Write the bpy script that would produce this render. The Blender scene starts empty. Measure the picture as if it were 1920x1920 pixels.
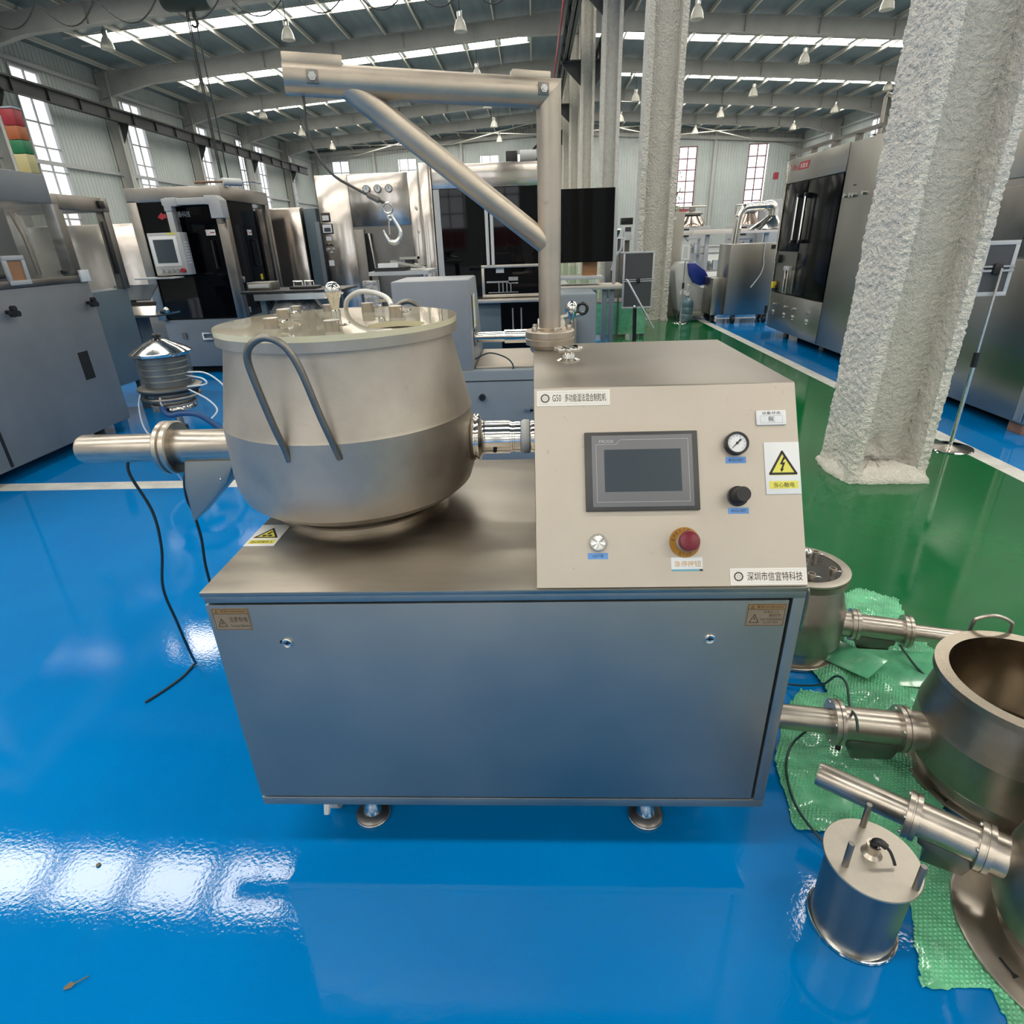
import bpy, bmesh, math, random
from math import sin, cos, pi, radians, sqrt, atan2
from mathutils import Vector, Matrix, noise

# ---------------------------------------------------------------- camera, world, exposure
SC = bpy.context.scene
COL = SC.collection
V = Vector
cam_data = bpy.data.cameras.new('camera')
cam = bpy.data.objects.new('camera', cam_data)
COL.objects.link(cam)
SC.camera = cam
cam_data.sensor_fit = 'HORIZONTAL'
cam_data.sensor_width = 36.0
cam_data.lens = 36.0 * 1107.0 / 1920.0
cam_data.clip_start = 0.05
cam_data.clip_end = 400
_D = V((40.0, 513.0, -1107.0)).normalized()
_U = -V((85.0, -2395.0, -1107.0)).normalized()
_U = (_U - _D * _U.dot(_D)).normalized()
_X = _D.cross(_U)
cam.matrix_world = Matrix.Translation((0, 0, 1.65)) @ Matrix((_X, _D, _U)).to_4x4()

SC.view_settings.view_transform = 'Standard'
SC.view_settings.look = 'None'
SC.view_settings.gamma = 1.0
SC.view_settings.use_curve_mapping = False
SC.view_settings.exposure = 0.03
SC.cycles.max_bounces = 6
SC.cycles.use_adaptive_sampling = True
SC.cycles.adaptive_threshold = .05
SC.cycles.diffuse_bounces = 3
SC.cycles.glossy_bounces = 4
SC.cycles.transparent_max_bounces = 12
SC.cycles.use_light_tree = False
SC.cycles.caustics_reflective = False
SC.cycles.caustics_refractive = False

SKYLIGHT = 18.0          # radiance of the daylight coming through a translucent roof panel
world = bpy.data.worlds.new('overcast')
SC.world = world
world.use_nodes = True
_wn = world.node_tree.nodes['Background']
_wn.inputs[0].default_value = (0.97, 0.985, 1.0, 1)
_wn.inputs[1].default_value = 2.6

# ---------------------------------------------------------------- materials
MATS = {}


def mat(name, col, rough=.5, metal=0., var=0., vs=4., stretch=(1, 1, 1), rv=0., bump=0., bs=60., bd=.002,
        coat=0., spec=.5, emit=None, es=0., col2=None, bump_kind='noise', aniso=0.):
    m = bpy.data.materials.new(name)
    m.use_nodes = True
    nt = m.node_tree
    b = nt.nodes['Principled BSDF']
    b.inputs['Base Color'].default_value = (*col, 1)
    b.inputs['Roughness'].default_value = rough
    b.inputs['Metallic'].default_value = metal
    b.inputs['Specular IOR Level'].default_value = spec
    if coat:
        b.inputs['Coat Weight'].default_value = coat
        b.inputs['Coat Roughness'].default_value = .04
    if emit:
        b.inputs['Emission Color'].default_value = (*emit, 1)
        b.inputs['Emission Strength'].default_value = es
    if var or rv or bump:
        tc = nt.nodes.new('ShaderNodeTexCoord')
        mp = nt.nodes.new('ShaderNodeMapping')
        mp.inputs['Scale'].default_value = stretch
        nt.links.new(tc.outputs['Object'], mp.inputs['Vector'])
    if var or rv:
        n = nt.nodes.new('ShaderNodeTexNoise')
        n.inputs['Scale'].default_value = vs
        n.inputs['Detail'].default_value = 6
        n.inputs['Roughness'].default_value = .62
        nt.links.new(mp.outputs[0], n.inputs['Vector'])
        if var:
            c2 = col2 or tuple(c * (1 - var) for c in col)
            r = nt.nodes.new('ShaderNodeValToRGB')
            r.color_ramp.elements[0].position = .36
            r.color_ramp.elements[0].color = (*c2, 1)
            r.color_ramp.elements[1].position = .62
            r.color_ramp.elements[1].color = (*col, 1)
            nt.links.new(n.outputs['Fac'], r.inputs[0])
            nt.links.new(r.outputs[0], b.inputs['Base Color'])
        if rv:
            mr = nt.nodes.new('ShaderNodeMapRange')
            mr.inputs[1].default_value = .3
            mr.inputs[2].default_value = .7
            mr.inputs[3].default_value = max(0, rough - rv)
            mr.inputs[4].default_value = rough + rv
            nt.links.new(n.outputs['Fac'], mr.inputs[0])
            nt.links.new(mr.outputs[0], b.inputs['Roughness'])
    if bump:
        if bump_kind == 'voronoi':
            n2 = nt.nodes.new('ShaderNodeTexVoronoi')
            n2.inputs['Scale'].default_value = bs
            out = n2.outputs['Distance']
        else:
            n2 = nt.nodes.new('ShaderNodeTexNoise')
            n2.inputs['Scale'].default_value = bs
            n2.inputs['Detail'].default_value = 3
            out = n2.outputs['Fac']
        nt.links.new(mp.outputs[0], n2.inputs['Vector'])
        bu = nt.nodes.new('ShaderNodeBump')
        bu.inputs['Strength'].default_value = bump
        bu.inputs['Distance'].default_value = bd
        if bump_kind == 'voronoi':
            bu.invert = True
        nt.links.new(out, bu.inputs['Height'])
        nt.links.new(bu.outputs[0], b.inputs['Normal'])
    MATS[name] = m
    return m


def clear_mat(name, tint=(1, 1, 1), haze=.12, haze_col=(.5, .5, .5), rough=.03):
    """thin clear plastic or glass: mostly see-through, a little haze and dust, fresnel gloss"""
    m = bpy.data.materials.new(name)
    m.use_nodes = True
    nt = m.node_tree
    nt.nodes.clear()
    out = nt.nodes.new('ShaderNodeOutputMaterial')
    tr = nt.nodes.new('ShaderNodeBsdfTransparent')
    tr.inputs[0].default_value = (*tint, 1)
    di = nt.nodes.new('ShaderNodeBsdfDiffuse')
    di.inputs[0].default_value = (*haze_col, 1)
    gl = nt.nodes.new('ShaderNodeBsdfGlossy')
    gl.inputs['Roughness'].default_value = rough
    fr = nt.nodes.new('ShaderNodeFresnel')
    ge = nt.nodes.new('ShaderNodeNewGeometry')
    mr = nt.nodes.new('ShaderNodeMapRange')
    mr.inputs[3].default_value = 1.49
    mr.inputs[4].default_value = 1 / 1.49          # the node inverts the index on back faces
    nt.links.new(ge.outputs['Backfacing'], mr.inputs[0])
    nt.links.new(mr.outputs[0], fr.inputs[0])
    m1 = nt.nodes.new('ShaderNodeMixShader')
    m1.inputs[0].default_value = haze
    m2 = nt.nodes.new('ShaderNodeMixShader')
    nt.links.new(tr.outputs[0], m1.inputs[1])
    nt.links.new(di.outputs[0], m1.inputs[2])
    nt.links.new(fr.outputs[0], m2.inputs[0])
    nt.links.new(m1.outputs[0], m2.inputs[1])
    nt.links.new(gl.outputs[0], m2.inputs[2])
    nt.links.new(m2.outputs[0], out.inputs[0])
    MATS[name] = m
    return m


def floor_mat(name, col, col2, rough=.09):
    m = mat(name, col, rough, 0, var=.1, vs=1.3, col2=col2, rv=0, bump=.06, bs=85., bd=.003, spec=.40)
    nt = m.node_tree
    b = nt.nodes['Principled BSDF']
    # faint long scuffs and smears of the mop, lighter than the paint
    tc = nt.nodes.new('ShaderNodeTexCoord')
    mp = nt.nodes.new('ShaderNodeMapping')
    mp.inputs['Scale'].default_value = (2.2, .35, 1)
    mp.inputs['Rotation'].default_value = (0, 0, radians(28))
    nt.links.new(tc.outputs['Object'], mp.inputs[0])
    n = nt.nodes.new('ShaderNodeTexNoise')
    n.inputs['Scale'].default_value = 2.5
    n.inputs['Detail'].default_value = 8
    nt.links.new(mp.outputs[0], n.inputs['Vector'])
    mr = nt.nodes.new('ShaderNodeMapRange')
    mr.inputs[1].default_value = .5
    mr.inputs[2].default_value = .8
    mr.inputs[3].default_value = rough
    mr.inputs[4].default_value = rough + .05
    nt.links.new(n.outputs['Fac'], mr.inputs[0])
    nt.links.new(mr.outputs[0], b.inputs['Roughness'])
    return m


floor_mat('floor_blue', (.0, .178, .50), (.0, .160, .47), .015)
floor_mat('floor_green', (.004, .118, .034), (.003, .10, .028), .05)
mat('line_white', (.72, .71, .66), .35, var=.25, vs=7)
STEEL = (.60, .55, .485)
mat('steel', STEEL, .44, 1, var=.12, vs=3, stretch=(1, 1, .25), rv=.07)
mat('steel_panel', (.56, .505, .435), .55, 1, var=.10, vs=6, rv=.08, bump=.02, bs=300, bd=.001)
mat('steel_box_dim', (.31, .28, .24), .44, 1, var=.14, vs=3, rv=.06)  # box steel darkened in the colour to tone down its bright top
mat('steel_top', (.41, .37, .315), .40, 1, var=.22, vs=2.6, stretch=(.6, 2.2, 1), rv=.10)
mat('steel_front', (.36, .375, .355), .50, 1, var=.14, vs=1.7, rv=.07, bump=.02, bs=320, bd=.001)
mat('steel_bowl', (.54, .485, .415), .50, 1, var=.20, vs=4.5, rv=.07)
mat('steel_pot', (.40, .365, .315), .38, 1, var=.22, vs=7, rv=.07)
mat('steel_can', (.26, .27, .265), .40, 1, var=.15, vs=5, rv=.05)
mat('steel_cap', (.50, .455, .39), .48, 1, var=.16, vs=14, rv=.06)
mat('lid_smoke', (.045, .042, .038), .12, 0, spec=.6)
mat('steel_pipe', (.50, .45, .39), .33, 1, var=.16, vs=9, rv=.06)
mat('steel_crane', (.56, .49, .405), .46, 1, var=.18, vs=6, rv=.08)
mat('steel_polished', (.74, .71, .66), .10, 1, rv=.03)
mat('steel_mirror', (.66, .60, .55), .16, 1, var=.06, vs=2, bump=.16, bs=1.6, bd=.05)
mat('steel_frame', (.36, .33, .295), .36, 1, var=.15, vs=4, rv=.06)
mat('bounce_grey', (.28, .30, .305), .45, var=.15, vs=.7)  # invented grey for the unseen floor, cuts the blue bounce
mat('steel_dark', (.25, .235, .215), .42, 1, var=.2, vs=4, rv=.08)
mat('steel_green', (.32, .31, .285), .31, 1)
mat('pole_steel', (.35, .32, .28), .28, 1)
mat('zinc', (.62, .62, .60), .25, 1)
mat('brass_dull', (.45, .34, .16), .35, 1)
mat('paint_grey', (.19, .205, .215), .42, var=.12, vs=2.5)
mat('paint_bluegrey', (.20, .235, .265), .42, var=.10, vs=2.5)
mat('paint_slate', (.105, .15, .175), .4, var=.12, vs=2.5)
mat('paint_light', (.46, .465, .46), .45, var=.12, vs=3)
mat('paint_beige', (.42, .40, .34), .5, var=.1, vs=3)
mat('paint_dark', (.045, .05, .055), .4)
mat('black_glass', (.002, .002, .003), .03, 0, spec=.25)
mat('dim_glass', (.004, .0045, .006), .14, 0, spec=.06)
mat('smoke_glass', (.010, .011, .013), .05, 0, spec=.25)
mat('black_plastic', (.012, .012, .014), .38)
mat('black_rubber', (.014, .016, .017), .55)
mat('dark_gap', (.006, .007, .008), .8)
mat('white_plastic', (.62, .62, .60), .4)
mat('white_label', (.80, .755, .67), .5)
mat('white_sign', (.74, .74, .73), .35)
mat('yellow', (.72, .66, .10), .45)
mat('yellow_sticker', (.70, .52, .03), .45)
mat('ink', (.02, .018, .016), .6)
mat('ink_brown', (.055, .028, .012), .6)
mat('ink_orange', (.60, .34, .10), .6)
mat('ink_blue', (.03, .07, .16), .6)
mat('ink_red', (.42, .02, .03), .5)
mat('ink_grey', (.55, .55, .55), .6)
mat('label_tan', (.30, .215, .125), .5, var=.12, vs=40)
mat('label_amber', (.33, .19, .06), .5)
mat('label_blue', (.13, .30, .62), .5)
mat('label_teal', (.13, .36, .44), .5)
mat('amber_disc', (.36, .16, .012), .45)
mat('red_button', (.16, .006, .018), .32)
mat('hmi_rim', (.045, .043, .041), .4)
mat('hmi_face', (.165, .16, .162), .42)
mat('hmi_screen', (.055, .070, .082), .22)
mat('gauge_face', (.75, .75, .74), .4)
mat('board_grey', (.075, .078, .085), .65)
mat('board_frame', (.55, .55, .56), .4)
mat('wall_sheet', (.47, .515, .505), .55, var=.08, vs=.6)
mat('wall_paint', (.46, .46, .435), .6, var=.08, vs=1)
mat('frame_paint', (.40, .40, .38), .55, var=.12, vs=1.2)
mat('purlin_paint', (.62, .60, .53), .5)
mat('roof_sheet', (.15, .215, .25), .42, var=.25, vs=.8, stretch=(3, .3, 1), spec=.5)
mat('crane_dark', (.03, .032, .034), .5)
mat('crane_red', (.35, .02, .03), .5)
mat('hoist_green', (.02, .035, .028), .45)
mat('window_frame', (.40, .41, .42), .5)
mat('window_frame_dark', (.16, .05, .06), .5)
mat('coat_white', (.73, .69, .62), .9, var=.10, vs=22, bump=1., bs=85, bd=.016)
mat('coat_far', (.60, .57, .505), .9, var=.12, vs=9, bump=1., bs=26, bd=.04)
mat('concrete', (.45, .43, .38), .8, var=.2, vs=20)
mat('lamp_bell', (.80, .77, .68), .3)
mat('skylight', (.8, .8, .75), .6, emit=(1.0, .955, .86), es=SKYLIGHT)
clear_mat('window_glass', (.97, .98, 1), .02, (.8, .8, .8))
clear_mat('plexi', (.88, .88, .86), .10, (.40, .40, .38), .05)
clear_mat('plexi_lid', (.95, .92, .80), .46, (.66, .61, .47), .03)
mat('acrylic_edge', (.76, .68, .45), .25, spec=.5)
clear_mat('glass_tube', (.80, .84, .84), .16, (.35, .37, .36), .03)
mat('tube_white', (.62, .68, .72), .35)
mat('hose_blue', (.012, .065, .19), .4)
mat('cable_green', (.012, .045, .038), .45)
mat('cable_black', (.013, .03, .036), .5)
mat('rope_steel', (.10, .095, .088), .5, .6)
mat('wrap_green', (.17, .60, .33), .16, var=.3, vs=9, coat=.6)
mat('wrap_green_flat', (.15, .54, .29), .18, var=.35, vs=7, coat=.5)
mat('bag_clear', (.45, .45, .44), .25, var=.6, vs=16, bump=1., bs=14, bd=.05, coat=.5)
mat('bottle_blue', (.12, .20, .23), .15, spec=.6)
mat('disc_blue', (.008, .03, .24), .35)
mat('teal_funnel', (.01, .10, .13), .35)
mat('pale_board', (.78, .70, .62), .5)
mat('wood', (.30, .16, .10), .6, var=.3, vs=12)
mat('cardboard', (.34, .17, .08), .7)
mat('copper_sheen', (.55, .44, .36), .16, 1)
mat('paper', (.72, .72, .70), .6)
mat('signal_red', (.36, .02, .03), .35)
mat('signal_orange', (.42, .11, .03), .35)
mat('signal_green', (.01, .17, .06), .35)
mat('signal_yellow', (.55, .47, .22), .35)
mat('leaf_dry', (.15, .12, .07), .7)
mat('leaf_green', (.08, .18, .04), .6)
mat('red_outside', (.40, .06, .06), .6)
mat('mill_paint', (.24, .255, .275), .42, var=.1, vs=3)
mat('inner_steel', (.36, .31, .245), .26, 1, var=.25, vs=3)


def specks(name, dark, scale=38., lo=.66, hi=.72, scale2=11.):
    """scattered small dark dirt spots on an existing material"""
    nt = MATS[name].node_tree
    b = nt.nodes['Principled BSDF']
    src = b.inputs['Base Color'].links[0].from_socket
    tc = nt.nodes.new('ShaderNodeTexCoord')
    n = nt.nodes.new('ShaderNodeTexNoise')
    n.inputs['Scale'].default_value = scale
    n.inputs['Detail'].default_value = 3
    nt.links.new(tc.outputs['Object'], n.inputs['Vector'])
    n2 = nt.nodes.new('ShaderNodeTexNoise')
    n2.inputs['Scale'].default_value = scale2
    nt.links.new(tc.outputs['Object'], n2.inputs['Vector'])
    ml = nt.nodes.new('ShaderNodeMath')
    ml.operation = 'MULTIPLY_ADD'
    ml.inputs[1].default_value = .35
    nt.links.new(n2.outputs['Fac'], ml.inputs[0])
    nt.links.new(n.outputs['Fac'], ml.inputs[2])
    mr = nt.nodes.new('ShaderNodeMapRange')
    mr.inputs[1].default_value = lo + .17
    mr.inputs[2].default_value = hi + .19
    nt.links.new(ml.outputs[0], mr.inputs[0])
    mx = nt.nodes.new('ShaderNodeMixRGB')
    mx.inputs[2].default_value = (*dark, 1)
    nt.links.new(mr.outputs[0], mx.inputs[0])
    nt.links.new(src, mx.inputs[1])
    nt.links.new(mx.outputs[0], b.inputs['Base Color'])


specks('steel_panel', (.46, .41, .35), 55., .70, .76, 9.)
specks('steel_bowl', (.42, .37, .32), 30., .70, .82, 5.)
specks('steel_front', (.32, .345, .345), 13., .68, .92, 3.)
specks('steel_crane', (.42, .37, .31), 30., .68, .8, 6.)
specks('coat_white', (.40, .37, .32), 60., .74, .80, 9.)
# ---------------------------------------------------------------- mesh helpers
WORLD_M = {}


def basis(n):
    n = V(n).normalized()
    a = V((0, 0, 1)) if abs(n.z) < .9 else V((1, 0, 0))
    u = a.cross(n).normalized()
    return u, n.cross(u).normalized(), n


class MB:
    def __init__(s):
        s.v = []
        s.f = []

    def add(s, vs, fs):
        o = len(s.v)
        s.v += [tuple(p) for p in vs]
        s.f += [tuple(i + o for i in f) for f in fs]
        return s

    def box(s, x0, x1, y0, y1, z0, z1):
        p = [(x0, y0, z0), (x1, y0, z0), (x1, y1, z0), (x0, y1, z0), (x0, y0, z1), (x1, y0, z1), (x1, y1, z1), (x0, y1, z1)]
        return s.add(p, [(0, 3, 2, 1), (4, 5, 6, 7), (0, 1, 5, 4), (1, 2, 6, 5), (2, 3, 7, 6), (3, 0, 4, 7)])

    def obox(s, c, u, v, w):
        """box about c with half-vectors u, v, w"""
        c, u, v, w = V(c), V(u), V(v), V(w)
        p = [c - u - v - w, c + u - v - w, c + u + v - w, c - u + v - w, c - u - v + w, c + u - v + w, c + u + v + w, c - u + v + w]
        return s.add(p, [(0, 3, 2, 1), (4, 5, 6, 7), (0, 1, 5, 4), (1, 2, 6, 5), (2, 3, 7, 6), (3, 0, 4, 7)])

    def bar(s, a, b, w, h, up=(0, 0, 1)):
        a, b = V(a), V(b)
        d = b - a
        side = d.cross(V(up)).normalized()
        upv = side.cross(d).normalized()
        return s.obox((a + b) / 2, d / 2, side * w / 2, upv * h / 2)

    def prism(s, poly, vec):
        n = len(poly)
        poly = [V(p) for p in poly]
        vec = V(vec)
        nrm = V((0, 0, 0))
        for i in range(n):
            nrm += poly[i].cross(poly[(i + 1) % n])
        if nrm.dot(vec) < 0:
            poly = poly[::-1]
        return s.add(poly + [p + vec for p in poly],
                     [tuple(reversed(range(n))), tuple(range(n, 2 * n))] + [(i, (i + 1) % n, (i + 1) % n + n, i + n) for i in range(n)])

    def pbox(s, pl, a0, a1, b0, b1, c0, c1):
        q = [pp(pl, a, b, c0) for a, b in ((a0, b0), (a1, b0), (a1, b1), (a0, b1))]
        return s.prism(q, pl[3] * (c1 - c0))

    def ppoly(s, pl, pts, c0, c1):
        return s.prism([pp(pl, a, b, c0) for a, b in pts], pl[3] * (c1 - c0))

    def lathe(s, prof, c=(0, 0, 0), axis=(0, 0, 1), seg=48, close=False, caps=True):
        u, v, n = basis(axis)
        c = V(c)
        k = len(prof)
        o = len(s.v)
        for i in range(seg):
            a = 2 * pi * i / seg
            d = u * cos(a) + v * sin(a)
            for r, z in prof:
                s.v.append(tuple(c + d * r + n * z))
        m = k if close else k - 1
        for i in range(seg):
            j = (i + 1) % seg
            for q in range(m):
                q2 = (q + 1) % k
                s.f.append((o + i * k + q, o + j * k + q, o + j * k + q2, o + i * k + q2))
        if not close and caps:
            if prof[0][0] > 1e-5:
                s.f.append(tuple(o + i * k for i in reversed(range(seg))))
            if prof[-1][0] > 1e-5:
                s.f.append(tuple(o + i * k + k - 1 for i in range(seg)))
        return s

    def cyl(s, a, b, r, r2=None, seg=24):
        a, b = V(a), V(b)
        L = (b - a).length
        return s.lathe([(r, 0), (r if r2 is None else r2, L)], a, b - a, seg)

    def pcyl(s, pl, a, b, c0, c1, r, r2=None, seg=28):
        return s.cyl(pp(pl, a, b, c0), pp(pl, a, b, c1), r, r2, seg)

    def ring(s, c, axis, R, r, seg=32, sub=10):
        prof = [(R + r * cos(2 * pi * i / sub), r * sin(2 * pi * i / sub)) for i in range(sub)]
        return s.lathe(prof, c, axis, seg, close=True)

    def sphere(s, c, r, seg=20, sz=1.):
        n = 10
        prof = [(max(0, r * sin(pi * i / n)), -r * sz * cos(pi * i / n)) for i in range(n + 1)]
        prof[0] = (0, prof[0][1])
        prof[-1] = (0, prof[-1][1])
        return s.lathe(prof, c, (0, 0, 1), seg)

    def tube(s, pts, r, seg=10, smooth=0, closed=False):
        pts = [V(p) for p in pts]
        if smooth:
            pts = spline(pts, smooth)
        n = len(pts)
        rs = r if isinstance(r, (list, tuple)) else None
        if rs and len(rs) != n:
            rs = [rs[min(len(rs) - 1, int(i * (len(rs) - 1) / (n - 1)))] * (1 - (i * (len(rs) - 1) / (n - 1)) % 1) +
                  rs[min(len(rs) - 1, int(i * (len(rs) - 1) / (n - 1)) + 1)] * ((i * (len(rs) - 1) / (n - 1)) % 1) for i in range(n)]
        o = len(s.v)
        t0 = (pts[1] - pts[0]).normalized()
        u, v, _ = basis(t0)
        for i in range(n):
            t = (pts[min(i + 1, n - 1)] - pts[max(i - 1, 0)]).normalized()
            u = (u - t * u.dot(t)).normalized()
            v = t.cross(u)
            rr = rs[i] if rs else r
            for k in range(seg):
                a = 2 * pi * k / seg
                s.v.append(tuple(pts[i] + u * (cos(a) * rr) + v * (sin(a) * rr)))
        for i in range(n - 1):
            for k in range(seg):
                k2 = (k + 1) % seg
                s.f.append((o + i * seg + k, o + i * seg + k2, o + (i + 1) * seg + k2, o + (i + 1) * seg + k))
        s.f.append(tuple(o + k for k in reversed(range(seg))))
        s.f.append(tuple(o + (n - 1) * seg + k for k in range(seg)))
        return s

    def mesh(s, name, material, smooth=38):
        me = bpy.data.meshes.new(name)
        me.from_pydata(s.v, [], s.f)
        me.materials.append(MATS[material])
        if smooth:
            me.polygons.foreach_set('use_smooth', [True] * len(me.polygons))
            me.set_sharp_from_angle(angle=radians(smooth))
        me.update()
        return me

    def obj(s, name, material, parent=None, bevel=0., smooth=38):
        if bevel:
            bm = bmesh.new()
            vs = [bm.verts.new(p) for p in s.v]
            for f in s.f:
                try:
                    bm.faces.new([vs[i] for i in f])
                except ValueError:
                    pass
            bmesh.ops.recalc_face_normals(bm, faces=bm.faces)
            es = [e for e in bm.edges if len(e.link_faces) == 2 and e.calc_face_angle(0) > radians(40)]
            bmesh.ops.bevel(bm, geom=es, offset=bevel, segments=2, affect='EDGES', profile=.5, clamp_overlap=True)
            me = bpy.data.meshes.new(name)
            bm.to_mesh(me)
            bm.free()
            me.materials.append(MATS[material])
            me.polygons.foreach_set('use_smooth', [True] * len(me.polygons))
            me.set_sharp_from_angle(angle=radians(smooth or 38))
            return link(name, me, parent)
        return link(name, s.mesh(name, material, smooth), parent)


def spline(pts, k):
    out = []
    n = len(pts)
    for i in range(n - 1):
        p0, p1, p2, p3 = pts[max(i - 1, 0)], pts[i], pts[i + 1], pts[min(i + 2, n - 1)]
        for j in range(k):
            t = j / k
            out.append(.5 * ((2 * p1) + (p2 - p0) * t + (2 * p0 - 5 * p1 + 4 * p2 - p3) * t * t + (3 * p1 - p0 - 3 * p2 + p3) * t ** 3))
    out.append(pts[-1])
    return out


def link(name, me, parent=None):
    o = bpy.data.objects.new(name, me)
    COL.objects.link(o)
    if parent is not None:
        o.parent = parent
        w = WORLD_M.get(parent.name)
        if w is not None:
            o.matrix_parent_inverse = w.inverted()
    return o


def thing(name, label, cat, loc=(0, 0, 0), group=None, kind=None):
    o = bpy.data.objects.new(name, None)
    COL.objects.link(o)
    o.location = loc
    o.empty_display_size = .1
    o['label'] = label
    o['category'] = cat
    if group:
        o['group'] = group
    if kind:
        o['kind'] = kind
    WORLD_M[o.name] = Matrix.Translation(loc)
    return o


def tag(o, label, cat, group=None, kind=None):
    o['label'] = label
    o['category'] = cat
    if group:
        o['group'] = group
    if kind:
        o['kind'] = kind
    return o


def struct(o, label=None):
    o['kind'] = 'structure'
    if label:
        o['label'] = label
    return o


def dup(root, delta, label=None, group=None):
    """copy of a thing with copies of its parts and sub-parts, shifted by delta"""
    r = root.copy()
    COL.objects.link(r)
    r.location = root.location + V(delta)
    if label:
        r['label'] = label
    if group:
        r['group'] = group
    for ch in list(root.children):
        c = ch.copy()
        COL.objects.link(c)
        c.parent = r
        c.matrix_parent_inverse = ch.matrix_parent_inverse.copy()
        for g in ch.children:
            d = g.copy()
            COL.objects.link(d)
            d.parent = c
    return r


def plane(o, u, v):
    u, v = V(u).normalized(), V(v).normalized()
    return (V(o), u, v, u.cross(v))


def pp(pl, a, b, c=0.):
    return pl[0] + pl[1] * a + pl[2] * b + pl[3] * c


_TXT = {}


def text(body, pl, a0, a1, b0, b1, c, material, parent=None, name='lettering', stretch=True):
    """flat lettering on plane pl filling the box a0..a1, b0..b1"""
    if body not in _TXT:
        cu = bpy.data.curves.new('t', 'FONT')
        cu.body = body
        cu.resolution_u = 3
        cu.offset = .004 if max(body) > '\u2e80' else 0.
        to = bpy.data.objects.new('t', cu)
        COL.objects.link(to)
        dg = bpy.context.evaluated_depsgraph_get()
        me = bpy.data.meshes.new_from_object(to.evaluated_get(dg))
        vs = [v.co.copy() for v in me.vertices]
        fs = [tuple(p.vertices) for p in me.polygons]
        bpy.data.objects.remove(to)
        bpy.data.curves.remove(cu)
        bpy.data.meshes.remove(me)
        _TXT[body] = (vs, fs)
    vs, fs = _TXT[body]
    x0, x1 = min(v.x for v in vs), max(v.x for v in vs)
    y0, y1 = min(v.y for v in vs), max(v.y for v in vs)
    sx, sy = (a1 - a0) / (x1 - x0), (b1 - b0) / (y1 - y0)
    if not stretch:
        sx = sy = min(sx, sy)
    m = MB()
    m.add([pp(pl, a0 + (v.x - x0) * sx, b0 + (v.y - y0) * sy, c) for v in vs], fs)
    return m.obj(name, material, parent, smooth=0)


def tri_frame(m, pl, cx, b0, w, h, t, c0, c1):
    """hollow warning triangle: three bars"""
    A, B, C_ = V((cx - w / 2, b0)), V((cx + w / 2, b0)), V((cx, b0 + h))
    for p, q in ((A, B), (B, C_), (C_, A)):
        d = (q - p).normalized()
        nn = V((-d.y, d.x))
        e = d * t * .35
        m.ppoly(pl, [tuple(p - e - nn * t / 2), tuple(q + e - nn * t / 2), tuple(q + e + nn * t / 2), tuple(p - e + nn * t / 2)], c0, c1)


def rim(m, pl, a0, a1, b0, b1, t, c0, c1):
    m.pbox(pl, a0, a1, b0, b0 + t, c0, c1)
    m.pbox(pl, a0, a1, b1 - t, b1, c0, c1)
    m.pbox(pl, a0, a0 + t, b0 + t, b1 - t, c0, c1)
    m.pbox(pl, a1 - t, a1, b0 + t, b1 - t, c0, c1)


FRONT = lambda y: plane((0, y, 0), (1, 0, 0), (0, 0, 1))          # faces the camera (-Y)
FACE_L = lambda x: plane((x, 0, 0), (0, -1, 0), (0, 0, 1))        # faces -X, a = -Y
FACE_R = lambda x: plane((x, 0, 0), (0, 1, 0), (0, 0, 1))         # faces +X, a = +Y
UP = lambda z: plane((0, 0, z), (1, 0, 0), (0, 1, 0))
random.seed(7)

# ================================================================ the hall
XL, XR, XM = -25.0, 29.6, 2.47           # left wall, right wall, middle column row
Y0, S = 4.2, 9.05                       # first frame, bay length
YB, YA = Y0 + 8 * S, Y0 - 4 * S          # far wall, wall behind the camera
ZR, ZE = 13.0, 11.25                     # ridge and eaves


def roof_z(x):
    return ZR - (ZR - ZE) * (XM - x) / (XM - XL) if x < XM else ZR - (ZR - ZE) * (x - XM) / (XR - XM)


fl = MB().box(XL, XR, YA, YB, -.2, 0).obj('floor', 'floor_blue', smooth=0)
struct(fl, 'glossy blue epoxy floor of the hall')
MB().box(1.32, 3.38, YA, YB, 0, .0015).obj('walkway', 'floor_green', fl, smooth=0)
for x0, x1, y0, y1 in ((3.38, 3.53, YA, YB), (XL, 1.32, 4.10, 4.25), (3.53, XR, 13.0, 13.15), (XL, 1.32, 13.6, 13.75)):
    MB().box(x0, x1, y0, y1, 0, .0022).obj('marking_line', 'line_white', fl, smooth=0)

for x0, x1, y0, y1 in ((XL, 1.32, 20, YB), (3.53, XR, 20, YB), (XL, -13, -9, 20), (11, XR, -9, 20), (XL, 1.32, YA, -9), (3.53, XR, YA, -9)):  # grey overlays added out of view to neutralise the bounce on the roof
    MB().box(x0, x1, y0, y1, 0, .003).obj('bounce_floor', 'bounce_grey', fl, smooth=0)

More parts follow.
